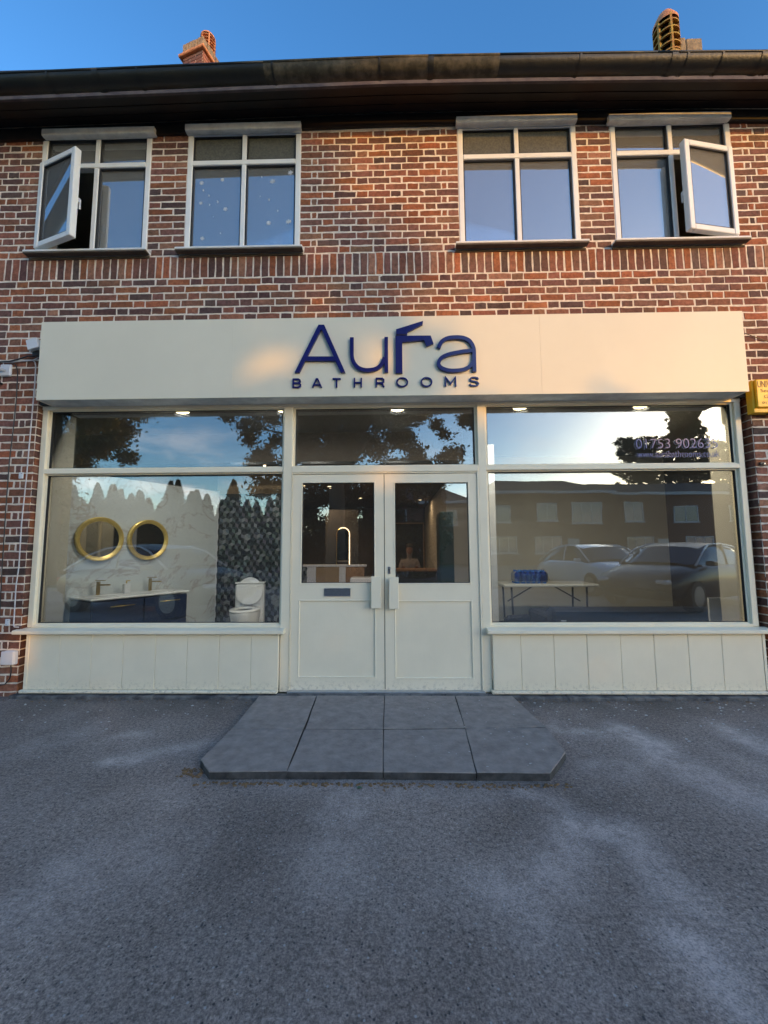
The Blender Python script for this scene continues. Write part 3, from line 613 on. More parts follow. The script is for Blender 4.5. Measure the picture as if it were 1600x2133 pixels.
# ------------------------------------------------------------------ upstairs windows
def make_window(i, x0, x1, xm, frosted, open_side):
    F0, F1 = -.005, .06
    W = MB(); fwd = .05
    W.box(x0, x0+fwd, F0, F1, ZB, 5.54, bev=.005); W.box(x1-fwd, x1, F0, F1, ZB, 5.54, bev=.005)
    W.box(x0+fwd, x1-fwd, F0+.002, F1, ZB, ZB+.045, bev=.004); W.box(x0+fwd, x1-fwd, F0+.002, F1, 5.49, 5.54)
    tz = 5.19
    W.box(x0+fwd, x1-fwd, F0-.004, F1-.004, tz-.026, tz+.026, bev=.005)
    W.box(xm-.022, xm+.022, F0-.002, F1-.006, ZB+.045, tz-.026, bev=.004); W.box(xm-.022, xm+.022, F0-.002, F1-.006, tz+.026, 5.49, bev=.004)
    wo = W.build('window', 'upvc', bl)
    # sashes and panes
    for (a, b_) in ((x0+fwd, xm-.022), (xm+.022, x1-fwd)):
        side = 'L' if a < xm-.1 else 'R'
        s = MB(); s.box(a, b_, F0+.012, F1-.01, tz+.03, tz+.042); s.box(a, b_, F0+.012, F1-.01, 5.48, 5.492)
        s.box(a, a+.012, F0+.012, F1-.01, tz+.042, 5.48); s.box(b_-.012, b_, F0+.012, F1-.01, tz+.042, 5.48); s.build('seal', 'seal', wo)
        B(a+.012, b_-.012, F0+.03, F0+.036, tz+.042, 5.48).build('frosted_pane' if frosted else 'pane', 'frost' if frosted else 'upglass', wo)
        if open_side == side: continue
        s = MB(); s.box(a, b_, F0+.012, F1-.01, ZB+.045, ZB+.057); s.box(a, b_, F0+.012, F1-.01, tz-.038, tz-.026)
        s.box(a, a+.012, F0+.012, F1-.01, ZB+.057, tz-.038); s.box(b_-.012, b_, F0+.012, F1-.01, ZB+.057, tz-.038); s.build('seal', 'seal', wo)
        B(a+.012, b_-.012, F0+.03, F0+.036, ZB+.057, tz-.038).build('pane', 'upglass', wo)
    if open_side:
        wd = (xm-x0-fwd)+.0 if open_side == 'L' else (x1-fwd-xm)
        ang = R(-18.5) if open_side == 'L' else R(180+10)
        hx = x0+fwd-.01 if open_side == 'L' else x1-fwd+.01
        T = Matrix.Translation((hx, F0-.025, 0)) @ Matrix.Rotation(ang, 4, 'Z')
        z0, z1 = ZB+.03, tz-.01; s = MB(); wd = min(wd, .54); st = .055; sg = 1
        s.box(0, st, -.03, .03, z0, z1, bev=.006); s.box(wd-st, wd, -.03, .03, z0, z1, bev=.006)
        s.box(st, wd-st, -.028, .028, z0, z0+st, bev=.005); s.box(st, wd-st, -.028, .028, z1-st, z1, bev=.005); s.tf(T)
        s.build('casement', 'upvc', wo)
        s = MB(); s.box(st, st+.01, -.02, .02, z0+st, z1-st); s.box(wd-st-.01, wd-st, -.02, .02, z0+st, z1-st); s.box(st, wd-st, -.02, .02, z0+st, z0+st+.01); s.box(st, wd-st, -.02, .02, z1-st-.01, z1-st); s.tf(T); s.build('seal', 'seal', wo)
        s = MB(); s.box(st+.01, wd-st-.01, -.004, .004, z0+st+.01, z1-st-.01); s.tf(T); s.build('casement_pane', 'upglass', wo)
        s = MB(); yy = .03 if open_side == 'L' else -.055; s.box(wd-st+.015, wd-st+.04, yy, yy+.025, 4.66, 4.70); s.box(wd-st+.015, wd-st+.035, yy+(.02 if open_side == 'L' else -.01), yy+(.035 if open_side == 'L' else .005), 4.60, 4.70); s.tf(T); s.build('handle', 'white_pl', wo)
    # sill with dark bed joint beneath, and the painted head board under the soffit
    s = MB()
    s.box(x0-.052, x1+.045, -.085, .03, 4.212, 4.232, bev=.004); s.build('sill', 'upvc', wo); s = MB(); s.box(x0-.05, x1+.043, -.080, -.02, 4.198, 4.2115); s.build('sill_drip', 'lead', wo)
    B(x0-.048, x1+.04, -.012, .02, 4.178, 4.1955).build('sill_bed', 'lead', wo)
    s = MB(); zz = 5.553+sag((x0+x1)/2)*.6
    q_ = sag((x0+x1)/2)*.6; zz = 5.572+q_; hb = [(-.006, 5.508+q_), (-.04, 5.503+q_), (-.06, 5.506+q_), (-.066, 5.514+q_), (-.066, zz), (-.006, zz)]
    n = len(hb); xa, xb = [(-3.435, -2.29), (-1.975, -.812), (.735, 1.92), (2.23, 3.41)][i]; xa -= .0
    s.v = [(xa, y, z) for y, z in hb]+[(xb, y, z) for y, z in hb]; s.f = [tuple(range(n)), tuple(range(2*n-1, n-1, -1))]+[(k_, n+k_, n+(k_+1) % n, (k_+1) % n) for k_ in range(n)]
    s.mi = [0]*len(s.f); s.col = [None]*len(s.f); s.build('head_board', 'reveal', wo)
    return wo
w1 = make_window(0, *wins[0], -2.895, False, 'L')
w2 = make_window(1, *wins[1], -1.393, True, None)
w3 = make_window(2, *wins[2], 1.335, True, None)
w4 = make_window(3, *wins[3], 2.846, False, 'R')
# snowflake and drip stickers on the second window
def flake(x, z, r):
    mb = MB()
    for k_ in range(4):
        t = k_*math.pi/4+rng.uniform(-.1, .1); c, s_ = math.cos(t), math.sin(t); q = r*.14
        mb.prism([(x-c*r-s_*q, z-s_*r+c*q), (x-c*r+s_*q, z-s_*r-c*q), (x+c*r+s_*q, z+s_*r-c*q), (x+c*r-s_*q, z+s_*r+c*q)], .0222+k_*.0002, .0242+k_*.0002)
    mb.build('snowflake_sticker', 'sticker', w2)
for px_, pz, r in [(-1.83, 5.0, .022), (-1.62, 5.03, .020), (-1.11, 5.00, .026), (-.93, 5.09, .026), (-1.58, 4.71, .022), (-1.83, 4.78, .018), (-1.14, 4.55, .024), (-.94, 4.56, .026), (-1.80, 4.40, .022)]: flake(px_, pz, r)
for px_, pz in [(-1.75, 4.86), (-1.66, 4.79), (-1.74, 4.76), (-1.70, 4.63), (-1.62, 4.45), (-1.23, 4.84), (-1.14, 4.80), (-1.05, 4.68), (-1.22, 5.05), (-1.81, 4.92)]:
    mb = MB(); rr = rng.uniform(.006, .011); mb.prism([(px_+rr*.6*math.cos(t), pz+rr*1.3*math.sin(t)) for t in [k_*math.pi/4 for k_ in range(8)]], .0222, .0242); mb.build('drop_sticker', 'sticker', w2)

# upstairs rooms
ur = MB()
ur.box(WX0+.3, WX1-.3, 3.4, 3.5, 3.3, 5.6); ur.box(WX0+.3, WX1-.3, .26, 3.4, 3.25, 3.3); ur.box(WX0+.3, WX1-.3, .26, 3.4, 5.56, 5.6)
for xx in (-2.16, 0, 2.1, -4.3, 4.3): ur.box(xx-.05, xx+.05, .26, 3.4, 3.3, 5.56)
ur.build('upstairs_room', 'palewall', kind='structure')
for xa, xb, lab in ((-1.95, -1.84, 'pale curtain drawn to the left edge of the snowflake sticker window'),):
    mb = MB(); n = 16
    for k_ in range(n):
        a, b_ = xa+(xb-xa)*k_/n, xa+(xb-xa)*(k_+1)/n; mb.face([(a, .16+.012*math.sin(k_*1.6), 4.25), (b_, .16+.012*math.sin(k_*1.6+1.6), 4.25), (b_, .16+.012*math.sin(k_*1.6+1.6), 5.5), (a, .16+.012*math.sin(k_*1.6), 5.5)])
    tag(mb.build('curtain', 'blind'), lab, 'curtain')

# ------------------------------------------------------------------ shopfront
sf = thing('shopfront', 'cream painted timber shopfront with boarded stall risers and large panes', 'shopfront')
FY0, FY1 = .045, .15; GY = .105
fr = MB()
fr.box(-3.31, -3.255, FY0, FY1, .60, 2.665, bev=.004); fr.box(3.29, 3.345, FY0, FY1, .60, 2.665, bev=.004)          # outer posts
fr.box(-3.31, 3.345, FY0-.003, FY1, 2.665, 2.70)
ML, MR = (-.952, -.868), (.882, .958)
fr.box(ML[0], ML[1], FY0-.012, FY1, .03, 2.665, bev=.004); fr.box(MR[0], MR[1], FY0-.012, FY1, .03, 2.665, bev=.004)
TZ0, TZ1 = 2.035, 2.082
fr.box(-3.255, ML[0], FY0-.004, FY1-.004, TZ0, TZ1, bev=.004); fr.box(MR[1], 3.29, FY0-.004, FY1-.004, TZ0, TZ1, bev=.004)
fr.box(ML[1], MR[0], FY0-.02, FY1-.004, TZ0-.012, TZ1+.004, bev=.005)
fr.box(-3.255, ML[0], FY0, FY1-.002, .598, .622, bev=.003); fr.box(MR[1], 3.29, FY0, FY1-.002, .598, .622, bev=.003)
fr.build('frame', 'cream', sf)
# inner glazing beads
def bead(x0, x1, z0, z1, par, m_='cream', wd=.02, ya=.07, yb=.10):
    b_ = MB(); b_.box(x0, x0+wd, ya, yb, z0, z1); b_.box(x1-wd, x1, ya, yb, z0, z1); b_.box(x0+wd, x1-wd, ya, yb, z0, z0+wd*.6); b_.box(x0+wd, x1-wd, ya, yb, z1-wd*.6, z1); b_.build('glazing_bead', m_, par)
    b_ = MB(); e = wd; b_.box(x0+e, x0+e+.005, ya+.005, yb, z0+e*.6, z1-e*.6); b_.box(x1-e-.005, x1-e, ya+.005, yb, z0+e*.6, z1-e*.6); b_.box(x0+e, x1-e, ya+.006, yb, z1-e*.6-.005, z1-e*.6); b_.box(x0+e, x1-e, ya+.006, yb, z0+e*.6, z0+e*.6+.003); b_.build('seal', 'seal', par)
for x0, x1, z0, z1, nm in ((-3.255, ML[0], TZ1, 2.665, 'top_pane'), (ML[1], MR[0], TZ1+.004, 2.665, 'top_pane'), (MR[1], 3.29, TZ1, 2.665, 'top_pane'), (-3.255, ML[0], .622, TZ0, 'display_pane'), (MR[1], 3.29, .622, TZ0, 'display_pane')):
    p = B(x0+.01, x1-.01, GY, GY+.008, z0+.005, z1-.005).build(nm, 'shopglass', sf); bead(x0, x1, z0, z1, p)
# sills
for x0, x1 in ((-3.36, -.905), (.912, 3.40)):
    s = MB(); s.v = []; pf = [(-.045, .552), (-.052, .558), (-.052, .582), (-.046, .588), (.05, .598), (.05, .552)]; n = len(pf)
    s.v = [(x0, y, z) for y, z in pf]+[(x1, y, z) for y, z in pf]; s.f = [tuple(range(n)), tuple(range(2*n-1, n-1, -1))]+[(k_, n+k_, n+(k_+1) % n, (k_+1) % n) for k_ in range(n)]; s.mi = [0]*len(s.f); s.col = [None]*len(s.f)
    s.build('sill', 'cream', sf)
# boarded stall risers
for xs_ in ([-3.262, -2.95, -2.657, -2.366, -2.072, -1.782, -1.492, -1.203, -.955], [.96, 1.208, 1.501, 1.792, 2.086, 2.379, 2.676, 2.968, 3.32]):
    for a, b_ in zip(xs_[:-1], xs_[1:]):
        lean = rng.uniform(-.0015, .0015)
        B(a+.0012, b_-.0012, -.0+lean, .03, .062, .551, bev=.0025).build('riser_board', 'cream', sf)
    B(xs_[0]+.005, xs_[-1]-.005, .03, .045, .03, .56).build('riser_back', 'dark', sf)
    B(xs_[0]-.02, xs_[-1]+.0, -.028, .03, .034, .060, bev=.006).build('bottom_bead', 'cream', sf)
B(-3.262, -3.235, -.004, .03, .062, .551).build('corner_strip', 'cream', sf); B(3.322, 3.345, -.002, .03, .062, .551).build('corner_strip', 'cream', sf)
# doors
DY = .04
def kx(x): return .071+(x-.071)*1.0115
def kz(z): return 1.3+(z-1.3)*1.0115
dfm = MB()
dfm.box(ML[1], kx(-.852), DY-.012, .13, .03, TZ0-.012); dfm.box(kx(.857), MR[0], DY-.012, .13, .03, TZ0-.012); dfm.box(kx(-.852), kx(.857), DY-.006, .13, kz(2.0)+.004, TZ0-.012)
dfm.build('door_frame', 'cream', sf)
dfm = MB(); dfm.box(kx(-.852), kx(.857), .07, .12, .05, kz(2.0)+.004); 
def leaf(x0, x1, gx0, gx1, gz0, gz1, px0, px1, pz0, pz1, hx0, hx1, hz0, hz1, lab):
    x0, x1, gx0, gx1, px0, px1, hx0, hx1 = map(kx, (x0, x1, gx0, gx1, px0, px1, hx0, hx1)); zb, zt = kz(.052), kz(1.998); gz0, gz1, pz0, pz1, hz0, hz1 = map(kz, (gz0, gz1, pz0, pz1, hz0, hz1))
    d = MB(); ya, yb = DY, DY+.045
    d.box(x0, gx0, ya, yb, zb, zt); d.box(gx1, x1, ya, yb, zb, zt)                       # stiles
    d.box(gx0, gx1, ya, yb, gz1, zt); d.box(gx0, gx1, ya, yb, pz1+.0, gz0); d.box(gx0, gx1, ya, yb, zb, pz0)
    if px0 < gx0: pass
    d.box(gx0, gx1, ya+.009, yb, pz0, pz1)
    do = d.build('door', 'cream', sf); do['label'] = lab
    # fine bead round glass and recessed panel
    g_ = MB(); e = .012
    for (a, b_, c, dd, yy) in ((px0, px1, pz0, pz1, ya-.003), (gx0, gx1, gz0, gz1, ya-.004)):
        g_.box(a-.002, a+e-.002, yy, ya+.012, c, dd, bev=.003); g_.box(b_-e+.002, b_+.002, yy, ya+.012, c, dd, bev=.003); g_.box(a+e-.002, b_-e+.002, yy+.0005, ya+.012, c, c+e, bev=.003); g_.box(a+e-.002, b_-e+.002, yy+.0005, ya+.012, dd-e, dd, bev=.003)
    g_.build('moulding', 'cream', do)
    B(gx0+.008, gx1-.008, ya+.018, ya+.026, gz0+.008, gz1-.008).build('glass', 'doorglass', do)
    s = MB(); s.box(gx0+.012, gx0+.017, ya+.008, ya+.018, gz0+.012, gz1-.012); s.box(gx1-.017, gx1-.012, ya+.008, ya+.018, gz0+.012, gz1-.012); s.box(gx0+.012, gx1-.012, ya+.0082, ya+.018, gz0+.012, gz0+.017); s.box(gx0+.012, gx1-.012, ya+.0082, ya+.018, gz1-.017, gz1-.012); s.build('seal', 'seal', do)
    h = MB(); h.box(hx0, hx1, ya-.055, ya-.035, hz0, hz1, bev=.003); h.box(hx0+.008, hx1-.03, ya-.035, ya-.002, hz0+.03, hz1-.03); h.build('handle', 'cream', do)
    return do
dl = leaf(-.850, -.003, -.768, -.082, .988, 1.932, -.779, -.081, .166, .850, -.119, -.032, .780, 1.060, 'left door leaf with steel letter plate')
dr = leaf(.004, .855, .090, .782, .984, 1.925, .089, .786, .157, .842, .040, .127, .773, 1.053, 'right door leaf with keyhole lock')
l = MB(); a, b_, c, dd = kx(-.547), kx(-.308), kz(.882), kz(.954)
l.box(a, b_, DY-.006, DY-.001, c, dd, bev=.002); l.box(a, b_, DY-.010, DY-.006, dd-.009, dd, bev=.002); l.box(a, b_, DY-.010, DY-.006, c, c+.009, bev=.002); l.box(a, a+.009, DY-.010, DY-.006, c+.009, dd-.009); l.box(b_-.009, b_, DY-.010, DY-.006, c+.009, dd-.009)
l.build('letter_plate', 'steel', dl)
l = MB(); l.box(kx(.030), kx(.055), DY-.006, DY-.001, kz(1.080), kz(1.145), bev=.002); l.build('lock_plate', 'steel', dr)
l = MB(); xx = kx(.0425)-.0; l.prism([(xx+.006*math.cos(t), kz(1.118)+.006*math.sin(t)) for t in [k_*math.pi/5 for k_ in range(10)]], DY-.0075, DY-.0062); l.box(xx-.0028, xx+.0028, DY-.0075, DY-.0062, kz(1.095), kz(1.113)); l.build('keyhole', 'seal', dr)
s = MB(); s.box(kx(-.003)+.0005, kx(.004)-.0005, DY+.02, DY+.03, .05, kz(1.998)); s.build('meeting_gap', 'seal', sf)
B(ML[1], MR[0], -.02, .12, .032, .050, bev=.003).build('threshold', 'alu', sf)
# small stickers on glass of right door
# phone number on the top right pane
text_mesh('phone_lettering', '01753 902635', 2.392, 2.243, GY-.003, .762, .092, 'phone', sf, depth=.0008)
text_mesh('web_lettering', 'www.aurabathrooms.co.uk', 2.398, 2.158, GY-.003, .765, .060, 'phone', sf, depth=.0008)
text_mesh('phone_lettering_backing', '01753 902635', 2.381, 2.236, GY+.0095, .762, .092, 'phone2', sf, depth=.0006)
text_mesh('web_lettering_backing', 'www.aurabathrooms.co.uk', 2.388, 2.153, GY+.0095, .765, .060, 'phone2', sf, depth=.0006)

# ------------------------------------------------------------------ fascia sign
fs = thing('fascia_sign', 'long cream fascia sign with raised navy bathroom shop lettering', 'shop sign')
FX = [-3.208, -1.385, 1.434, 3.268]
for i in range(3):
    B(FX[i]+(.0002 if i else 0), FX[i+1]-(.0002 if i < 2 else 0), -.150+(.0006 if i == 1 else 0), -.145, 2.690+(.001 if i == 1 else 0), 3.446, bev=.0006).build('sign_panel', 'fascia', fs)
s = MB(); s.box(-3.206, 3.266, -.1448, .0, 3.434, 3.444); s.box(-3.206, -3.19, -.1448, .0, 2.692, 3.434); s.box(3.25, 3.266, -.1448, .0, 2.692, 3.434); s.build('sign_return', 'fascia', fs)
s = MB(); s.box(-3.206, 3.266, -.1446, .045, 2.694, 2.706); s.build('sign_underside', 'reveal', fs)
s = MB(); s.box(-3.30, -3.206, .0, .045, 2.70, 2.78); s.box(3.266, 3.39, .01, .045, 2.70, 2.78); s.box(-3.206, 3.266, .0, .045, 2.706, 2.78); s.build('dark_packer', 'dark', fs)
def LX(zx): return -.805+(zx-125)*.0011985
def LZ(zx, zy): return 2.915+(455-zy)*.001253-(zx-125)/1375*.022
def P2(pts): return [(LX(a), LZ(a, b)) for a, b in pts]
LY0, LY1 = -.176, -.1502
def smooth_path(pts, n=7):
    out = []; P = [pts[0]]+pts+[pts[-1]]
    for i in range(1, len(P)-2):
        for k_ in range(n):
            t = k_/n; a, b_, c, d = (np.array(P[i+j], float) for j in (-1, 0, 1, 2))
            out.append(tuple(.5*((2*b_)+(-a+c)*t+(2*a-5*b_+4*c-d)*t*t+(-a+3*b_-3*c+d)*t**3)))
    out.append(tuple(pts[-1])); return out
def stroke(mb, pts, wd, closed=False, y0=LY0, y1=LY1):
    pts = [np.array(p, float) for p in pts]; n = len(pts); Lf, Rt = [], []
    for i, p in enumerate(pts):
        a = pts[i-1] if (i > 0 or closed) else None; b_ = pts[(i+1) % n] if (i < n-1 or closed) else None
        ds = [d/np.linalg.norm(d) for d in ([p-a] if a is not None else [])+([b_-p] if b_ is not None else [])]
        t = sum(ds); t = t/np.linalg.norm(t); nn = np.array([-t[1], t[0]]); k_ = 1/max(.5, abs(nn @ np.array([-ds[0][1], ds[0][0]])))
        Lf.append(p+nn*wd/2*k_); Rt.append(p-nn*wd/2*k_)
    m_ = n if closed else n-1
    L3 = [(LX(q[0]), LZ(*q)) for q in Lf]; R3 = [(LX(q[0]), LZ(*q)) for q in Rt]
    b0 = len(mb.v); mb.v += [(x, y0, z) for x, z in L3]+[(x, y0, z) for x, z in R3]+[(x, y1, z) for x, z in L3]+[(x, y1, z) for x, z in R3]
    def f(*q): mb.f.append(tuple(b0+i for i in q)); mb.mi.append(0); mb.col.append(None)
    for i in range(m_):
        j = (i+1) % n; f(i, n+i, n+j, j); f(i, j, 2*n+j, 2*n+i); f(n+i, 3*n+i, 3*n+j, n+j)
    if not closed: f(0, 2*n, 3*n, n); f(n-1, 2*n-1, 4*n-1, 3*n-1)
def letter(fn, ch):
    mb = MB(); fn(mb); o = mb.build('letter', ['navy'], fs); return o
def lA(mb):
    L1 = [(125, 458), (302, 95), (346, 95), (510, 458), (475, 458), (432, 370), (203, 370), (160, 458)]; H = [(218, 337), (323, 130), (420, 337)]
    # built as four convex pieces side by side
    mb.prism(P2([(125, 458), (302, 95), (324, 95), (324, 128), (218, 337), (203, 370), (160, 458)]), LY0, LY1)
    mb.prism(P2([(324, 95), (346, 95), (510, 458), (475, 458), (432, 370), (420, 337), (324, 128)]), LY0, LY1)
    mb.prism(P2([(203, 370), (218, 337), (420, 337), (432, 370)]), LY0+.0004, LY1)
def lu(mb):
    stroke(mb, smooth_path([(559, 192), (559, 260), (560, 330), (572, 378), (604, 418), (652, 438), (700, 439), (750, 426), (788, 392), (808, 345)]), 28)
    mb.prism(P2([(808, 190), (835, 190), (835, 456), (808, 456)]), LY0-.0005, LY1)
def lr(mb):
    mb.prism(P2([(897, 132), (1104, 68), (1101, 94), (982, 154), (982, 170), (897, 170)]), LY0, LY1)
    mb.prism(P2([(892, 181), (943, 181), (943, 462), (892, 462)]), LY0, LY1)
    mb.prism(P2([(943, 181), (1160, 180), (1181, 240), (1130, 263), (1107, 213), (943, 229)]), LY0+.0003, LY1)
def la(mb):
    stroke(mb, smooth_path([(1219, 272), (1243, 226), (1288, 200), (1350, 192), (1410, 198), (1456, 222), (1484, 275), (1486, 340)]), 28)
    mb.prism(P2([(1471, 330), (1500, 330), (1500, 452), (1471, 452)]), LY0-.0004, LY1)
    stroke(mb, smooth_path([(1478, 292), (1400, 300), (1300, 320), (1240, 348), (1217, 388), (1234, 420), (1285, 440), (1345, 443), (1410, 434), (1456, 408), (1480, 370)]), 27, y0=LY0+.0006)
for fn in (lA, lu, lr, la): letter(fn, '')
def small(c, x0, x1, y0, y1):
    def q(*p): return [(x0+(x1-x0)*a, y0+(y1-y0)*b) for a, b in p]
    w_ = 10.5
    def fn(mb):
        S_ = lambda pts, **k_: stroke(mb, pts, w_, y0=-.166+rng.uniform(0, .0004), **k_)
        if c == 'B': S_(q((.08, 0), (.08, 1))); S_(q((.08, .07), (.7, .07), (.88, .16), (.9, .32), (.75, .46), (.08, .48))); S_(q((.08, .5), (.78, .5), (.96, .62), (.96, .8), (.78, .93), (.08, .93)))
        if c == 'A': S_(q((0, 1), (.46, 0))); S_(q((.54, 0), (1, 1))); S_(q((.2, .7), (.8, .7)))
        if c == 'T': S_(q((0, .07), (1, .07))); S_(q((.5, .1), (.5, 1)))
        if c == 'H': S_(q((.08, 0), (.08, 1))); S_(q((.92, 0), (.92, 1))); S_(q((.08, .5), (.92, .5)))
        if c == 'R': S_(q((.08, 0), (.08, 1))); S_(q((.08, .07), (.75, .07), (.93, .2), (.93, .42), (.75, .55), (.08, .56))); S_(q((.55, .56), (.82, .7), (.86, .9), (1, .95)))
        if c == 'O': S_([(x0+(x1-x0)*(.5+.46*math.cos(t)), y0+(y1-y0)*(.5+.46*math.sin(t))) for t in [k_*math.pi/12 for k_ in range(24)]], closed=True)
        if c == 'M': S_(q((.07, 1), (.07, 0), (.5, .72), (.93, 0), (.93, 1)))
        if c == 'S': S_(smooth_path(q((.95, .26), (.82, .1), (.5, .05), (.18, .12), (.08, .28), (.22, .42), (.5, .48), (.8, .56), (.95, .72), (.82, .9), (.5, .96), (.16, .9), (.04, .74)), 4))
    letter(fn, c)
for c, x0, x1 in (('B', 107, 170), ('A', 260, 328), ('T', 412, 474), ('H', 574, 636), ('R', 740, 806), ('O', 897, 984), ('O', 1082, 1167), ('M', 1262, 1350), ('S', 1448, 1518)):
    m_ = (x0+x1)/2; dy = (m_-137)*-.0; yo = 500-(m_-137)/1346*12 
    # LZ already leans, so remove most of the drawn lean
    small(c, x0, x1, yo+0, yo+70)

# ------------------------------------------------------------------ step, base and litter
st = thing('stone_step', 'low step of riven grey slabs in front of the double doors', 'step')
slabs = [[(-1.09, -.10), (-.592, -.10), (-.562, -.750), (-1.07, -.755)], [(-.585, -.10), (-.005, -.10), (.0, -.748), (-.55, -.750)], [(-.0, -.10), (.60, -.10), (.575, -.728), (.003, -.748)], [(.605, -.10), (1.09, -.10), (1.15, -.708), (.578, -.728)],
         [(-1.07, -.769), (-.560, -.764), (-.54, -1.30), (-.98, -1.31), (-1.09, -1.18)], [(-.553, -.764), (.0, -.762), (.008, -1.30), (-.535, -1.30)], [(.004, -.762), (.575, -.742), (.535, -1.305), (.013, -1.30)], [(.578, -.742), (1.155, -.722), (1.135, -1.07), (.95, -1.305), (.54, -1.305)]]
for i, pl in enumerate(slabs):
    z1 = .046+rng.uniform(-.0015, .0015); mb = MB(); n = len(pl); cx_, cy_ = sum(p[0] for p in pl)/n, sum(p[1] for p in pl)/n
    # subdivided, slightly ragged outline
    pts = []
    for a, b_ in zip(pl, pl[1:]+pl[:1]):
        for t in (0, .25, .5, .75): pts.append((a[0]+(b_[0]-a[0])*t+rng.uniform(-.002, .002), a[1]+(b_[1]-a[1])*t+rng.uniform(-.002, .002)))
    pts = [(cx_+(x-cx_)*.9998, cy_+(y-cy_)*1.004) for x, y in pts]; inn = [(cx_+(x-cx_)*.990, cy_+(y-cy_)*.995) for x, y in pts]; n = len(pts)
    if sum(pts[k_][0]*pts[(k_+1) % n][1]-pts[(k_+1) % n][0]*pts[k_][1] for k_ in range(n)) < 0: pts = pts[::-1]; inn = inn[::-1]
    vs = [(x, y, z1) for x, y in inn]+[(x, y, z1-.004+rng.uniform(-.002, .001)) for x, y in pts]+[(x, y, .002) for x, y in pts]
    mb.raw(vs, [tuple(range(n))]+[(k_, n+k_, n+(k_+1) % n, (k_+1) % n) for k_ in range(n)], 0); mb.raw(vs, [(n+k_, 2*n+k_, 2*n+(k_+1) % n, n+(k_+1) % n) for k_ in range(n)], 1)
    mb.build('slab', ['stone', 'stone_edge'], st)
mb = MB(); mb.face([(-1.085, -1.17, .010), (-.97, -1.30, .010), (.94, -1.295, .010), (1.13, -1.08, .010), (1.15, -.7, .010), (1.08, -.1, .010), (-1.08, -.1, .010)]); mb.build('slab_bed', 'dark', st)
pb = MB(); x = -3.34
while x < 3.40:
    x2 = x+rng.uniform(.10, .3)
    pb.box(x, min(x2, 3.42), -.06-rng.uniform(0, .022), .03, -.01, .026+rng.uniform(-.005, .004), bev=.006); x = x2
pb.build('shopfront_plinth', 'concrete', kind='structure')
pb = MB(); x = -.95
while x < .95:
    x2 = x+rng.uniform(.08, .22); pb.box(x, min(x2, .97), -.085-rng.uniform(0, .03), -.02, .004, .040+rng.uniform(-.006, .004), bev=.007); x = x2
pb.build('threshold_bedding', 'concrete', kind='structure')
def scatter(name, m_, n, fx, smin, smax, flat=.3):
    mb = MB()
    for _ in range(n):
        x, y, z0 = fx(); s_ = rng.uniform(smin, smax); a = rng.uniform(0, 6.28); k_ = rng.randint(4, 6)
        ps = [(x+s_*math.cos(a+j*6.283/k_)*rng.uniform(.6, 1.2), y+s_*.8*math.sin(a+j*6.283/k_)*rng.uniform(.6, 1.2)) for j in range(k_)]; h = s_*flat
        vs = [(p[0], p[1], z0) for p in ps]+[(x+(p[0]-x)*.7, y+(p[1]-y)*.7, z0+h) for p in ps]
        mb.raw(vs, [tuple(range(k_, 2*k_))]+[(j, (j+1) % k_, k_+(j+1) % k_, k_+j) for j in range(k_)])
    mb.build(name, m_, kind='stuff')
scatter('grit', 'chip', 260, lambda: ((rng.uniform(.95, 3.8) if rng.random() < .7 else rng.uniform(-3.5, -1)), -.12-abs(rng.gauss(0, .38)), .001), .003, .013)
scatter('loose_stones', 'chip', 130, lambda: (rng.uniform(-3, 3), rng.uniform(-3.0, -.3), .001), .0015, .004, .8)
def edge():
    t = rng.random()
    if t < .8: return (rng.uniform(-1.05, 1.05), -1.335-abs(rng.gauss(0, .022)), .001)
    return (-1.12+rng.uniform(-.06, .08), -1.24+rng.uniform(-.05, .05), .001)
scatter('dead_leaf_litter', 'debris', 420, edge, .003, .013, .4)
scatter('grit_on_step', 'chip', 60, lambda: (rng.uniform(.2, 1.05), rng.uniform(-1.25, -.2), .0475), .002, .009, .2)
scatter('wall_foot_dirt', 'debris', 260, lambda: (rng.uniform(-3.4, 3.4), -.09-abs(rng.gauss(0, .03)), .001), .002, .008, .5)
for (x, y, s_, rz, lab) in ((-.13, -1.40, .020, .5, 'small green fallen leaf beside the front edge of the step'),):
    mb = MB(); vs = [(0, 0, .008), (s_*.6, s_*.45, .014), (s_*1.3, s_*.3, .010), (s_*1.7, 0, .004), (s_*1.3, -s_*.35, .012), (s_*.5, -s_*.4, .012), (s_*.8, 0, .004)]
    mb.raw(vs, [(0, 5, 6), (5, 4, 6), (4, 3, 6), (3, 2, 6), (2, 1, 6), (1, 0, 6)]); o = mb.build('fallen_leaf', 'leaflitter', loc=(x, y, 0), rz=rz); tag(o, lab, 'leaf')

# ------------------------------------------------------------------ wall fittings
t = thing('security_camera', 'white bullet security camera with shade hood on the left wall', 'camera', (-3.62, -.0, 3.14))
def hull(x0, x1, r, n=14, squash=.8): 
    mb = MB(); prof = [(r*math.cos(a), r*squash*math.sin(a)) for a in [k_*2*math.pi/n for k_ in range(n)]]
    return prof
T = Matrix.Translation((-.05, -.30, -.02)) @ Matrix.Rotation(R(-62), 4, 'Z') @ Matrix.Rotation(R(14), 4, 'Y')
def cyl(x0, x1, r0, r1, n=18, sq=.82, mi=0):
    mb = MB(); a = [(x0, r0*math.cos(k_*2*math.pi/n), r0*sq*math.sin(k_*2*math.pi/n)) for k_ in range(n)]; b_ = [(x1, r1*math.cos(k_*2*math.pi/n), r1*sq*math.sin(k_*2*math.pi/n)) for k_ in range(n)]
    mb.raw(a+b_, [tuple(range(n-1, -1, -1)), tuple(range(n, 2*n))]+[(k_, (k_+1) % n, n+(k_+1) % n, n+k_) for k_ in range(n)]); return mb
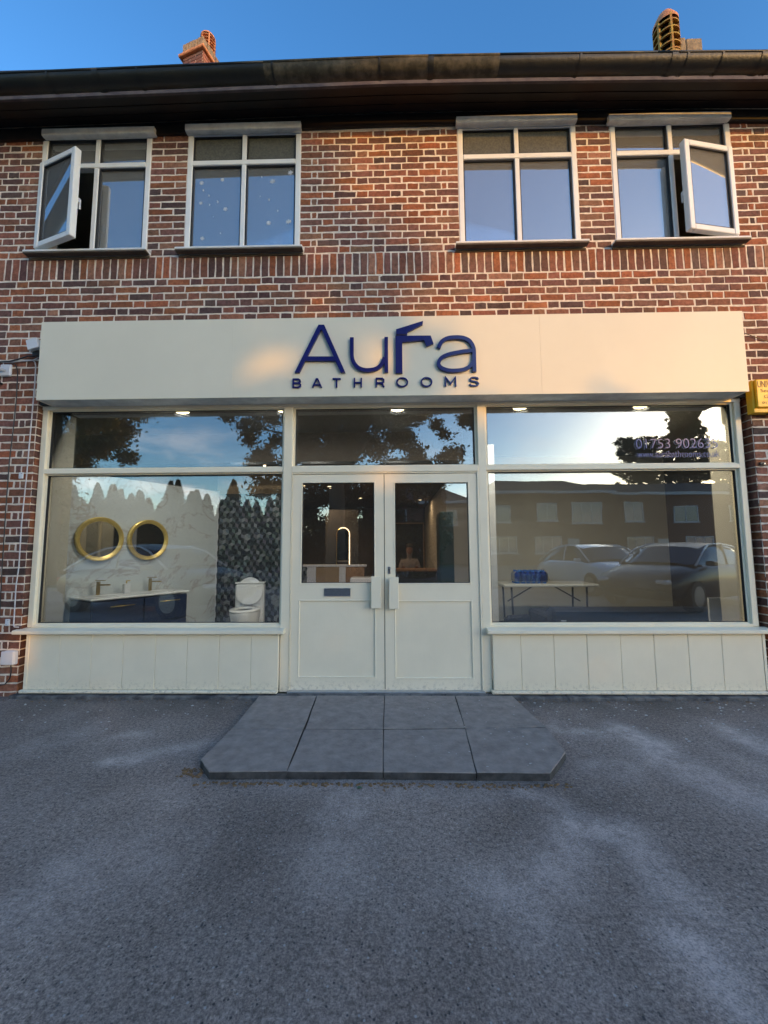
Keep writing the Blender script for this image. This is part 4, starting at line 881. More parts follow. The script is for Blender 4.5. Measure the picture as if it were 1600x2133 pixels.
cyl(-.14, .10, .062, .062).tf(T).build('camera_body', 'white_pl', t, smooth=40)
cyl(.098, .106, .050, .050).tf(T).build('camera_lens', 'black_pl', t, smooth=40)
hd = MB(); n = 14
for a0, a1 in [(R(-10)+i*R(200)/n, R(-10)+(i+1)*R(200)/n) for i in range(n)]:
    for ra, rb in ((.068, .072),):
        q = [(-.12, math.cos(a0), math.sin(a0)), (.155, math.cos(a0), math.sin(a0)), (.155, math.cos(a1), math.sin(a1)), (-.12, math.cos(a1), math.sin(a1))]
        hd.face([(x, y*rb, z*rb*.85) for x, y, z in q]); hd.face([(x, y*ra, z*ra*.85) for x, y, z in q][::-1])
hd.tf(T).build('hood', 'white_pl', t, smooth=40)
mb = MB(); mb.tube([(-.02, -.01, -.10), (-.06, -.12, -.12), (-.06, -.24, -.05)], .016, 8); mb.build('bracket', 'white_pl', t, smooth=True)
B(-.08, .03, -.03, -.001, -.16, -.04, bev=.01).build('mount', 'white_pl', t)
t = thing('floodlight', 'grey square wall floodlight below the security camera, half out of frame', 'light', (-3.66, 0, 2.93))
s = B(-.11, .09, -.045, .0, -.08, .08, bev=.008); s.tf(Matrix.Translation((0, -.2, 0)) @ Matrix.Rotation(R(35), 4, 'X') @ Matrix.Rotation(R(25), 4, 'Z')); s.build('lamp_head', 'white_pl', t)
mb = MB(); mb.tube([(-.03, -.001, -.02), (-.03, -.17, 0)], .012, 8); mb.build('arm', 'black_pl', t)
t = thing('junction_box', 'white square junction box on brackets beside the sign end', 'junction box', (-3.31, -.002, 3.25))
s = B(-.05, .05, -.11, -.045, -.047, .047, bev=.004); s.tf(Matrix.Rotation(R(-16), 4, 'Y')); s.build('box', 'white_pl', t)
s = B(-.053, .053, -.125, -.111, -.050, .050, bev=.004); s.tf(Matrix.Rotation(R(-16), 4, 'Y')); s.build('lid', 'white_pl', t)
s = B(-.03, .04, -.08, -.001, -.09, -.045); s.build('bracket', 'black_pl', t)
def cable(name, pts, r, m_, lab):
    mb = MB(); mb.tube(pts, r, 6); tag(mb.build(name, m_, smooth=True), lab, 'cable')
def yy(pts, y): return [(x, y-rng.uniform(0, .003), z) for x, z in pts]
cable('cable', yy([(-3.30, 3.17), (-3.42, 3.175), (-3.53, 3.14), (-3.60, 3.125), (-3.72, 3.12)], -.03), .007, 'black_pl', 'thick black cable looping from the junction box to the security camera')
cable('cable', yy([(-3.61, 3.12), (-3.56, 3.10), (-3.533, 3.04), (-3.53, 2.95), (-3.525, 2.76), (-3.53, 2.46), (-3.543, 2.15), (-3.54, 1.70), (-3.53, 1.16), (-3.52, .81), (-3.515, .60), (-3.52, .3)], -.012), .0045, 'black_pl', 'thin black cable hanging down the left brick wall')
cable('cable', yy([(-3.75, 3.125), (-3.60, 3.122), (-3.43, 3.14), (-3.39, 3.138), (-3.368, 3.12), (-3.357, 3.08), (-3.352, 2.90), (-3.360, 2.43), (-3.365, 2.01), (-3.377, 1.56), (-3.372, 1.16), (-3.385, .99), (-3.380, .63), (-3.372, .615), (-3.33, .613)], -.014), .0052, 'cable_w', 'white cable running down the brickwork along the shopfront left edge')
cable('cable', yy([(-3.24, 3.2), (-3.30, 3.17), (-3.38, 3.13), (-3.45, 3.125)], -.03), .0035, 'cable_w', 'short white lead between the junction box and the white cable')
cable('cable', yy([(3.27, 3.36), (3.41, 3.30), (3.62, 3.215), (4.2, 3.05)], -.012), .0035, 'black_pl', 'thin dark wire slanting from the sign right end')
for (x, z, lab) in ((-3.42, 2.012, 'upper of two small grey switch plates on the left brickwork'), (-3.44, .655, 'lower of two small grey switch plates on the left brickwork')):
    t = thing('switch_plate', lab, 'switch plate', (x, -.001, z), group='small grey plates on the left wall')
    B(-.020, .020, -.018, -.004, -.03, .03, bev=.003).build('cover', 'white_pl', t)
    s = MB(); s.tube([(0.008, -.0175, .018), (.008, -.0195, .018)], .003, 6); s.tube([(-.006, -.0175, -.016), (-.006, -.0195, -.016)], .003, 6); s.build('screw', 'seal', t)
t = thing('outdoor_socket', 'grey white outdoor socket box low on the left brick pier', 'socket', (-3.375, -.001, .345))
B(-.055, .055, -.05, -.001, -.062, .062, bev=.010).build('box', 'white_pl', t); B(-.058, .058, -.064, -.051, -.055, .064, bev=.010).build('flap', 'white_pl', t)
cable('cable', yy([(-3.38, .285), (-3.372, .22), (-3.38, .16), (-3.42, .11), (-3.50, .095), (-3.7, .10)], -.012), .005, 'black_pl', 'black lead curling out beneath the outdoor socket box')
t = thing('alarm_box', 'bright yellow burglar alarm box on the right brick pier', 'alarm box', (3.36, -.0, 2.55), 0)
pr = [(0, 0), (0, .262), (.30, .262), (.30, 0)]
s = MB(); s.box(.0, .32, -.002, -.075, -.03, .275, bev=.006); s.build('case', 'yellow', t)
s = MB(); s.box(.018, .302, -.101, -.0755, .012, .272, bev=.006); s.build('front_cover', 'yellow', t)
text_mesh('lettering', 'UNIVERSAL', .030, .195, -.1025, .245, .062, 'brownprint', t, depth=.0006)
text_mesh('lettering', 'Security', .052, .140, -.1025, .19, .042, 'brownprint', t, depth=.0006)
text_mesh('lettering', 'Group', .078, .085, -.1025, .14, .040, 'brownprint', t, depth=.0006)
text_mesh('lettering', '01753 8', .058, .042, -.1025, .15, .022, 'brownprint', t, depth=.0006)
s = MB(); s.box(.14, .20, -.06, -.03, -.045, -.031, bev=.004); s.build('strobe', 'black_pl', t)
t = thing('wall_bracket', 'small black metal bracket on the right brick pier', 'bracket', (3.452, -.001, 2.06))
s = B(-.028, .028, -.02, -.004, -.014, .016, bev=.004); s.tf(Matrix.Rotation(R(10), 4, 'Y')); s.build('plate', 'black_pl', t); s = MB(); s.tube([(.0, -.02, 0), (.0, -.034, .0)], .006, 8); s.build('bolt', 'steel', t)

# ------------------------------------------------------------------ interior shell
FZ, CZ = .10, 2.84
i_ = MB(); i_.box(-4.6, 4.6, .16, 7.6, FZ-.05, FZ); i_.build('shop_floor', 'floor_in', kind='structure')
i_ = MB(); i_.box(-4.6, 4.6, .16, 7.6, CZ, CZ+.05); i_.build('shop_ceiling', 'ceil', kind='structure')
i_ = MB(); i_.box(-4.65, -4.6, .16, 7.6, FZ, CZ); i_.box(-4.6, 1.0, 7.55, 7.6, FZ, CZ); i_.box(4.6, 4.65, .16, 3.1, FZ, CZ); i_.build('shop_wall', 'bulk', kind='structure')
i_ = MB(); i_.box(.98, 1.06, 3.05, 7.6, FZ, CZ); i_.box(1.06, 4.6, 3.05, 3.10, FZ, CZ); i_.build('back_wall', 'palewall', kind='structure')
i_ = MB(); i_.box(1.06, 1.25, .9, .98, FZ, 2.5); i_.build('white_column', 'white_pl', kind='structure')
# bulkhead across the room with lighting track
i_ = MB(); i_.box(-4.6, 1.0, 1.5, 7.55, 2.44, CZ); i_.build('bulkhead', 'bulk', kind='structure')
t = thing('lighting_track', 'dark lighting track with small spot heads along the bulkhead edge', 'track light', (-.6, 1.42, 2.40))
B(-1.4, 1.55, -.02, .02, .0, .03).build('track', 'black_pl', t)
for xx in (-.95, -.18, .55, 1.2):
    s = MB(); s.tube([(xx, 0, 0), (xx, -.02, -.05)], .008, 6); s.tube([(xx, -.06, -.03), (xx, .03, -.09)], .022, 10); s.build('spot_head', 'black_pl', t, smooth=40)
s = MB(); s.tube([(-.95, -.061, -.0293), (-.95, -.063, -.028)], .018, 10); s.build('lit_lens', 'led', t)
# round ceiling lamps
LP = [(-2.17, 'first'), (-1.07, 'second'), (.137, 'third'), (1.43, 'fourth'), (2.69, 'fifth')]
labs = ['round lit ceiling lamp above the gold mirrors in the left window', 'round lit ceiling lamp close to the left door post', 'round lit ceiling lamp above the double doors', 'round lit ceiling lamp just right of the doors in the right window', 'round lit ceiling lamp above the phone number, rightmost']
for (x, _), lab in zip(LP, labs):
    t = thing('ceiling_lamp', lab, 'ceiling lamp', (x, .46, 2.80), group='round ceiling lamps behind the shop window')
    s = MB(); s.lathe([(.001, .04), (.10, .04), (.10, .012), (.085, .0)], 24); s.build('rim', 'white_pl', t, smooth=40)
    s = MB(); s.lathe([(.085, .0), (.07, -.022), (.035, -.035), (.001, -.038)], 24); s.build('diffuser', 'lamp', t, smooth=True)
    ld = bpy.data.lights.new('ceiling_lamp_light', 'AREA'); ld.shape = 'DISK'; ld.size = .16; ld.energy = 5.5 if x < 1 else 7; ld.color = (1, .94, .86) if x < 1 else (1, .84, .62); lo_ = bpy.data.objects.new('ceiling_lamp_light', ld); C.objects.link(lo_); lo_.location = (0, 0, -.05); lo_.parent = t
# left display: marble wall at an angle
mwall = thing('marble_wall', 'white veined marble display wall angled behind the left window', 'display wall', (-3.45, .45, 0), R(60))
B(-.15, 1.95, .0, .06, FZ, 2.16).build('marble_panel', 'marble', mwall)
B(1.951, 1.97, -.008, .06, FZ, 2.165).build('edge_trim', 'white_pl', mwall)
def on_wall(t_, off=0.): return (-3.45+.5*t_+.866*off, .45+.866*t_-.5*off)     # off = metres in front of the panel
labs = ['left of two round gold framed mirrors, nearer the glass', 'right of two round gold framed mirrors, farther from the glass']
for t_, z_, lab in ((.42, 1.435, labs[0]), (.96, 1.435, labs[1])):
    x, y = on_wall(t_, .006); mi = thing('round_mirror', lab, 'mirror', (x, y, z_), R(60), group='round gold mirrors on the marble wall')
    s = MB(); n = 48; R0, R1, Ri = .248, .220, .200
    prof = [(R0, 0), (R0, -.03), (R0-.012, -.038), (R1, -.034), (Ri, -.022), (Ri, -.014)]
    for k_ in range(n):
        a0, a1 = 2*math.pi*k_/n, 2*math.pi*(k_+1)/n
        for (ra, ya), (rb, yb) in zip(prof[:-1], prof[1:]): s.face([(ra*math.cos(a0), ya, ra*math.sin(a0)), (ra*math.cos(a1), ya, ra*math.sin(a1)), (rb*math.cos(a1), yb, rb*math.sin(a1)), (rb*math.cos(a0), yb, rb*math.sin(a0))])
    s.build('frame', 'goldrim', mi)
    s = MB(); s.prism([(Ri*1.01*math.cos(2*math.pi*k_/n), Ri*1.01*math.sin(2*math.pi*k_/n)) for k_ in range(n)], -.016, -.004); s.build('glass', 'mirror', mi)
x, y = on_wall(.42, .0)
va = thing('vanity_unit', 'navy double vanity cabinet with white basin top and brass handles', 'vanity unit', (x, y, FZ), R(60))
VW, VD, VZ = 1.04, .47, .715
B(-.24, VW-.24, -VD+.02, -.001, .12, VZ-.035, bev=.003).build('cabinet', 'navycab', va)
s = MB(); s.box(-.255, VW-.225, -VD-.005, -.001, VZ-.022, VZ, bev=.006); s.build('countertop', 'ceramic', va)
for k_ in range(2):
    for j in range(2):
        a = -.235+k_*(VW/2); dz0, dz1 = (.40, VZ-.04) if j else (.13, .395)
        d = B(a+.003, a+VW/2-.012, -VD+.0, -VD+.019, dz0+.003, dz1-.003, bev=.003).build('drawer', 'navycab', va)
        s = MB(); hz = dz1-.055; s.tube([(a+.16, -VD-.025, hz), (a+.40, -VD-.025, hz)], .006, 8); s.tube([(a+.18, -VD, hz), (a+.18, -VD-.025, hz)], .004, 6); s.tube([(a+.38, -VD, hz), (a+.38, -VD-.025, hz)], .004, 6); s.build('drawer_handle', 'brass', d, smooth=True)
for xx in (-.02, .54):
    s = MB(); s.lathe([(.17, .0), (.17, .004), (.155, .004), (.13, -.0), (.001, -.001)], 24, (xx, -.26, VZ+.001), 0, 1.15, .8); s.build('basin_rim', 'ceramic', va, smooth=40)
for t_, lab in ((.40, 'left brass basin tap standing on the vanity top'), (.97, 'right brass basin tap standing on the vanity top')):
    x, y = on_wall(t_, .09); tp = thing('basin_tap', lab, 'tap', (x, y, FZ+VZ), R(60), group='brass taps on the vanity')
    s = MB(); s.tube([(0, 0, 0), (0, 0, .15)], .019, 14); s.build('body', 'tapbrass', tp, smooth=40)
    s = B(-.011, .011, -.135, .0, .105, .120, bev=.003); s.tf(Matrix.Rotation(R(28), 4, 'Z')); s.build('spout', 'tapbrass', tp)
    s = B(-.009, .009, -.08, .035, .158, .166, bev=.002); s.tf(Matrix.Rotation(R(28), 4, 'Z')); s.build('lever', 'tapbrass', tp)
x, y = on_wall(.68, .12); sd = thing('soap_dispenser', 'small clear soap dispenser with pump between the two taps', 'soap dispenser', (x, y, FZ+VZ), R(60))
s = B(-.035, .035, -.028, .028, .0, .11, bev=.008); s.build('bottle', 'white_pl', sd)
s = MB(); s.tube([(0, 0, .11), (0, 0, .14)], .008, 8); s.tube([(0, 0, .14), (.03, -.02, .14)], .006, 6); s.build('pump', 'brass', sd)
# hexagon tiled wall behind the toilet
hx = thing('tiled_wall', 'display wall of grey hexagon tiles with a tumbling block pattern behind the toilet', 'tiled wall', (-2.49, 2.15, 0))
B(0, 1.02, .004, .08, FZ, 2.125).build('backing', 'darkwall', hx)
TG = [(.02, .024, .032), (.055, .066, .08), (.10, .115, .13), (.15, .165, .18), (.24, .255, .27)]
hr = .0525; dxh = hr*math.sqrt(3); dzh = hr*1.5; cnt = 0; restm = MB(); row = 0; z = FZ+.05
tiles = []
while z < 2.08:
    x = hr+(dxh/2 if row % 2 else 0)
    while x < .98: tiles.append((x, z)); x += dxh
    z += dzh; row += 1
tiles.sort(key=lambda p: (p[1] < .45))
MT['tile'] = brickmat('glazed_tile', .3, .12, 30, .1)
for x, z in tiles:
    cc = [(x+hr*.965*math.sin(k_*math.pi/3), z+hr*.965*math.cos(k_*math.pi/3)) for k_ in range(6)]
    target = MB() if cnt < 300 else restm
    ro = 0; gb = rng.uniform(.75, 1.2)
    for k_ in range(3):
        a, b_, c = cc[(ro+2*k_) % 6], cc[(ro+2*k_+1) % 6], cc[(ro+2*k_+2) % 6]; col = tuple(v*gb*rng.uniform(.85, 1.15) for v in (TG[3], TG[1], TG[0])[k_]) if rng.random() < .8 else rng.choice((TG[0], TG[4]))
        cen = (x, z); q = [a, b_, c, cen]; mxp = (sum(p[0] for p in q)/4, sum(p[1] for p in q)/4); q = [(mxp[0]+(p[0]-mxp[0])*.96, mxp[1]+(p[1]-mxp[1])*.96) for p in q]
        target.prism(q, -.004-k_*.0007, .004, col=col)
    if cnt < 300: target.build('tile', 'tile', hx)
    cnt += 1
if restm.v: restm.build('lower_tiles', 'tile', hx, kind='stuff')
B(0, 1.02, .0, .08, 2.127, CZ).build('upper_panel', 'brownwall', hx)
# toilet
to = thing('toilet', 'white back to wall toilet with its lid raised', 'toilet', (-1.86, 1.72, FZ), R(8))
def ell(rx, ry, z, n=28, cy_=0): return [(rx*math.sin(2*math.pi*k_/n), cy_-ry*math.cos(2*math.pi*k_/n)*(1 if math.cos(2*math.pi*k_/n) > 0 else .75), z) for k_ in range(n)]
s = MB(); rings = [ell(.14, .20, 0, cy_=-.05), ell(.15, .22, .1, cy_=-.06), ell(.17, .26, .28, cy_=-.08), ell(.19, .29, .40, cy_=-.09), ell(.185, .285, .415, cy_=-.09), ell(.14, .22, .40, cy_=-.10), ell(.10, .16, .30, cy_=-.10), ell(.03, .05, .22, cy_=-.08)]
n = 28
for r_ in rings: s.v += r_
for a in range(len(rings)-1):
    for k_ in range(n): s.f.append((a*n+k_, a*n+(k_+1) % n, (a+1)*n+(k_+1) % n, (a+1)*n+k_)); s.mi.append(0); s.col.append(None)
s.build('bowl', 'ceramic', to, smooth=45)
s = MB(); rings = [ell(.19, .29, .42, cy_=-.09), ell(.195, .295, .435, cy_=-.09), ell(.18, .28, .448, cy_=-.09), ell(.125, .20, .448, cy_=-.10), ell(.12, .195, .425, cy_=-.10)]
for r_ in rings: s.v += r_
for a in range(len(rings)-1):
    for k_ in range(n): s.f.append((a*n+k_, a*n+(k_+1) % n, (a+1)*n+(k_+1) % n, (a+1)*n+k_)); s.mi.append(0); s.col.append(None)
s.build('seat', 'ceramic', to, smooth=45)
lid = [(.175*math.sin(a)*(1 if math.cos(a) > 0 else 1), .19-.19*0+(.25*math.cos(a) if math.cos(a) > 0 else .19*math.cos(a))) for a in [2*math.pi*k_/32 for k_ in range(32)]]
s = MB(); s.prism([(x, z+.02) for x, z in lid], -.011, .011); s.tf(Matrix.Translation((0, .115, .45)) @ Matrix.Rotation(R(-12), 4, 'X') @ Matrix.Scale(.84, 4, Vector((0, 0, 1)))); s.build('lid', 'ceramic', to, smooth=40)
s = B(-.19, .19, .155, .30, 0, .74, bev=.02); s.build('cistern', 'ceramic', to)
s = B(-.195, .195, .150, .305, .741, .765, bev=.008); s.build('cistern_lid', 'ceramic', to)
s = B(-.06, .06, .085, .10, .455, .475, bev=.004); s.build('hinge', 'steel', to)

# ------------------------------------------------------------------ centre of the shop seen through the doors
pw = thing('low_partition', 'waist high display partition with tile and panel bays behind the doors', 'partition', (-1.45, 2.6, FZ))
B(-.02, 1.12, -.02, .14, .94, .97, bev=.003).build('coping', 'white_pl', pw)
B(0, .20, .0, .10, 0, .939).build('tile_bay', 'darkwall', pw)
s = MB()
for r_ in range(14):
    for q_ in range(3):
        x, z = .03+q_*.075+(.035 if r_ % 2 else 0), .05+r_*.066
        cc = [(min(.195, x+.042*math.sin(k_*math.pi/3)), min(.935, z+.042*math.cos(k_*math.pi/3))) for k_ in range(6)]
        for k_ in range(3): s.prism([cc[2*k_], cc[(2*k_+1)], cc[(2*k_+2) % 6], (x, z)], -.004-k_*.0005, .003, col=rng.choice(TG))
s.build('hexagon_tiles', 'tile', pw, kind='stuff')
B(.202, .34, -.004, .10, 0, .939).build('pale_panel', 'white_pl', pw); B(.342, .70, .0, .10, 0, .939).build('brown_panel', 'brownwall', pw); B(.702, .80, -.004, .10, 0, .939).build('pale_panel', 'white_pl', pw); B(.802, 1.10, .0, .10, 0, .939).build('brown_panel', 'wood', pw)
bk = thing('display_panel', 'tall black display panel behind the lit arch mirror', 'display panel', (-1.18, 3.9, FZ)); B(0, .62, 0, .05, 0, 1.95).build('panel', 'darkwall', bk)
am = thing('arch_mirror', 'arch topped mirror outlined by a warm light strip', 'mirror', (-.86, 3.86, 0))
def arch(x0, x1, z0, zt, n=16):
    c = (x0+x1)/2; r = (x1-x0)/2; return [(x0, z0), (x1, z0)]+[(c+r*math.cos(a), zt-r+r*math.sin(a)) for a in [i*math.pi/n for i in range(n+1)]]
s = MB(); s.prism(arch(-.09, .13, .9, 1.70), -.01, .0); s.build('glass', 'mirror', am)
pa = arch(-.10, .14, .9, 1.71); pp = [(x, -.015, z) for x, z in pa[1:]+[pa[0]]]; s = MB(); s.tube(pp[:13], .008, 6); s.build('light_strip', 'led', am); s = MB(); s.tube(pp[12:], .008, 6); s.build('rim', 'brass', am)
de = thing('reception_desk', 'low wooden reception desk at the back of the shop', 'desk', (.72, 4.9, FZ))
B(-.95, .72, -.35, .35, .76, .80, bev=.004).build('desk_top', 'wood', de); B(-.90, .68, -.30, -.27, 0, .759).build('front_panel', 'darkwall', de); B(-.90, -.86, -.269, .32, 0, .759).build('side_panel', 'darkwall', de); B(.64, .68, -.269, .32, 0, .759).build('side_panel', 'darkwall', de)
rp = thing('wall_recess', 'dark brown recessed panel on the shop back wall', 'wall panel', (.62, 7.53, 0)); s = MB(); s.box(-.68, .30, -.03, .01, FZ+.1, 2.0); s.build('panel', 'darkwall', rp); s = MB(); s.box(-.72, -.68, -.04, .01, FZ+.1, 2.04); s.box(.30, .34, -.04, .01, FZ+.1, 2.04); s.box(-.68, .30, -.04, .01, 2.0, 2.04); s.build('surround', 'brownwall', rp)
gp = thing('tall_cabinet', 'tall dark green cabinet beside the right door glass', 'cabinet', (.78, 2.3, FZ)); B(0, .2, 0, .4, 0, 1.75, bev=.004).build('body', 'greenwall', gp); B(-.012, -.001, .02, .38, .05, 1.7).build('cabinet_door', 'greenwall', gp)
bs = thing('wash_basin', 'white wash basin with black tap on a low stand behind the left door', 'basin', (-.34, 2.35, FZ))
s = MB(); s.box(-.2, .2, -.16, .16, .70, .80, bev=.02); s.build('bowl', 'ceramic', bs); B(-.17, .17, -.13, .13, 0, .70).build('stand', 'wood', bs)
s = MB(); s.tube([(.0, .10, .80), (.0, .10, .92), (.0, .02, .93)], .009, 8); s.build('tap', 'black_pl', bs, smooth=True)
for x, y, lab in ((-1.5, 3.4, 'recessed downlight at the left of the door glass'), (-1.05, 3.5, 'recessed downlight above the arch mirror'), (-.62, 5.2, 'recessed downlight at the right of the left door glass'), (.72, 5.6, 'recessed downlight in the right door glass')):
    t = thing('downlight', lab, 'downlight', (x, y, 2.438), group='small recessed downlights at the back of the shop')
    s = MB(); s.lathe([(.05, .0), (.05, -.006), (.038, -.006), (.036, .0)], 20); s.build('bezel', 'white_pl', t); s = MB(); s.prism([(.036*math.cos(a), .036*math.sin(a)) for a in [k_*math.pi/8 for k_ in range(16)]], 0, .003); s.tf(Matrix.Rotation(R(90), 4, 'X')); s.build('lens', 'lamp', t)
    ld = bpy.data.lights.new('downlight_light', 'AREA'); ld.shape = 'DISK'; ld.size = .08; ld.energy = 6 if x < .5 else 2; ld.color = (1, .7, .4); lo_ = bpy.data.objects.new('downlight_light', ld); C.objects.link(lo_); lo_.location = (0, 0, -.02); lo_.parent = t
# person seated at the desk
pe = thing('person', 'person in a grey shirt seated behind the desk at the back of the shop', 'person', (.46, 5.55, FZ))
def skin(name, verts, edges, rads, m_, par, root=0):
    me = bpy.data.meshes.new(name); me.from_pydata(verts, edges, []); me.materials.append(MT[m_]); o = bpy.data.objects.new(name, me); C.objects.link(o)
    o.modifiers.new('s', 'SKIN'); me.skin_vertices[0].data.foreach_set('radius', [r for q in rads for r in (q, q)]) if me.skin_vertices else None
    if not me.skin_vertices:
        bm_l = None
    o.modifiers.new('d', 'SUBSURF').levels = 2; o.modifiers['d'].render_levels = 2
    o.parent = par; return o
import bmesh
def skin2(name, verts, edges, rads, m_, par):
    bm = bmesh.new(); ly = bm.verts.layers.skin.verify(); vs = [bm.verts.new(v) for v in verts]
    for a, b_ in edges: bm.edges.new((vs[a], vs[b_]))
    for v, r in zip(vs, rads): v[ly].radius = r if isinstance(r, tuple) else (r, r)
    vs[0][ly].use_root = True
    me = bpy.data.meshes.new(name); bm.to_mesh(me); bm.free(); me.materials.append(MT[m_]); o = bpy.data.objects.new(name, me); C.objects.link(o)
    o.modifiers.new('s', 'SKIN'); sb = o.modifiers.new('d', 'SUBSURF'); sb.levels = 1; sb.render_levels = 1; dg = bpy.context.evaluated_depsgraph_get(); dg.update()
    me2 = bpy.data.meshes.new_from_object(o.evaluated_get(dg)); bpy.data.objects.remove(o); me2.polygons.foreach_set('use_smooth', [True]*len(me2.polygons))
    o = bpy.data.objects.new(name, me2); C.objects.link(o); o.parent = par; return o
V_ = [(0, 0, .50), (0, -.02, .68), (0, -.02, .86), (0, -.02, .97), (0, -.04, 1.05), (0, -.06, 1.13), (0, -.065, 1.20),
      (-.17, -.02, .93), (-.22, -.10, .74), (-.15, -.33, .83), (.17, -.02, .93), (.22, -.10, .74), (.15, -.33, .83),
      (-.10, -.12, .48), (-.12, -.45, .46), (-.12, -.46, .06), (.10, -.12, .48), (.12, -.45, .46), (.12, -.46, .06), (-.12, -.56, .04), (.12, -.56, .04)]
E_ = [(0, 1), (1, 2), (2, 3), (3, 4), (4, 5), (5, 6), (2, 7), (7, 8), (8, 9), (2, 10), (10, 11), (11, 12), (0, 13), (13, 14), (14, 15), (0, 16), (16, 17), (17, 18), (15, 19), (18, 20)]
Rr = [(.15, .11), (.15, .11), (.16, .10), .055, .055, (.075, .09), (.07, .08), .06, .045, .032, .06, .045, .032, .085, .06, .045, .085, .06, .045, .035, .035]
skin2('body', V_, E_, Rr, 'cloth', pe)
s = MB(); s.lathe([(.001, -.115), (.045, -.10), (.068, -.05), (.076, .0), (.076, .05), (.06, .09), (.001, .11)], 16, (0, -.075, 1.20), 0, 1, 1.15); s.build('head', 'skin', pe, smooth=True)
s = MB(); s.lathe([(.08, .0), (.085, .04), (.07, .095), (.035, .12), (.001, .125)], 16, (0, -.065, 1.215), 0, 1, 1.15); s.build('hair', 'hair', pe, smooth=True)
for sx_ in (-1, 1):
    s = MB(); s.tube([(sx_*.15, -.32, .83), (sx_*.14, -.40, .825), (sx_*.13, -.43, .82)], [.028, .034, .02], 8); s.build('hand', 'skin', pe, smooth=True)
ch = thing('office_chair', 'dark office chair behind the reception desk', 'chair', (.46, 5.65, FZ))
B(-.23, .23, -.3, .16, .40, .46, bev=.02).build('seat', 'darkwall', ch); B(-.2, .2, .17, .22, .55, 1.0, bev=.02).build('backrest', 'darkwall', ch); s = MB(); s.tube([(0, -.05, .02), (0, -.05, .41)], .03, 8); s.build('stem', 'black_pl', ch)
for k_ in range(5):
    a = k_*2*math.pi/5; s = MB(); s.tube([(0, -.05, .06), (.26*math.cos(a), -.05+.26*math.sin(a), .03)], .016, 6); s.build('leg', 'black_pl', ch)

# ------------------------------------------------------------------ right window
tb = thing('folding_table', 'white folding trestle table with grey steel legs in the right window', 'table', (2.35, 2.0, FZ))
B(-.74, .56, -.02, .58, .675, .715, bev=.01).build('table_top', 'tabletop', tb)
for xx, dx in ((-.62, 1), (.42, -1)):
    for yy_ in (.05, .50):
        s = MB(); s.tube([(xx, yy_, .675), (xx+dx*.02, yy_, .0)], .014, 8); s.build('leg', 'black_pl', tb, smooth=True)
    s = MB(); s.tube([(xx, .05, .18), (xx, .50, .18)], .010, 6); s.build('crossbar', 'black_pl', tb); s = MB(); s.tube([(xx, .27, .45), (xx+dx*.38, .27, .67)], .010, 6); s.build('brace', 'black_pl', tb)
wp = thing('bottle_pack', 'blue shrink wrapped pack of water bottles on the folding table', 'bottle pack', (2.03, 2.18, FZ+.716))
s = MB(); 
for i in range(6):
    for j in range(3): s.lathe([(.001, 0), (.034, 0), (.037, .02), (.034, .07), (.037, .12), (.026, .155), (.012, .17), (.012, .185), (.001, .185)], 10, (-.19+i*.074, -.05+j*.074, 0))
s.build('bottles', 'bluewrap', wp, smooth=50, kind='stuff')
s = MB(); s.box(-.235, .235, -.095, .135, .001, .165, bev=.03); s.build('wrap', glassmat('clear_wrap', .15, (.35, .6, .95), wob=.05), wp)
sf2 = thing('sofa', 'dark navy sofa seen from behind at the foot of the right window', 'sofa', (2.62, .62, FZ))
B(-.88, .96, 0, .20, .0, .575, bev=.03).build('backrest', 'sofa', sf2); B(-.84, .92, .201, .80, .08, .36, bev=.03).build('seat', 'sofa', sf2); B(-.88, -.70, .201, .80, .0, .48, bev=.03).build('arm', 'sofa', sf2); B(.78, .96, .201, .80, .0, .48, bev=.03).build('arm', 'sofa', sf2)
B(-.80, -.745, -.003, -.0005, .40, .46).build('care_label', 'white_pl', sf2)
ac = thing('armchair', 'low navy armchair beside the sofa in the right window', 'chair', (1.50, .95, FZ), R(20))
B(-.16, .16, 0, .08, .0, .46, bev=.03).build('backrest', 'sofa', ac); B(-.16, .16, .081, .4, .05, .34, bev=.03).build('seat', 'sofa', ac)
wb = thing('white_board', 'pale board leaning in the right corner of the right window', 'board', (3.42, .5, FZ)); B(-.16, .05, 0, .02, 0, .70).build('panel', 'white_pl', wb)
i_ = MB(); i_.box(-3.30, -3.26, .16, .40, FZ, 2.70); i_.box(3.30, 3.34, .16, .40, FZ, 2.70); i_.build('window_reveal', 'palewall', kind='structure')
i_ = MB(); i_.box(-4.6, -3.30, .26, .30, FZ, CZ); i_.box(3.34, 4.6, .26, .30, FZ, CZ); i_.box(-3.30, 3.34, .16, .20, 2.70, CZ); i_.build('front_lining', 'palewall', kind='structure')

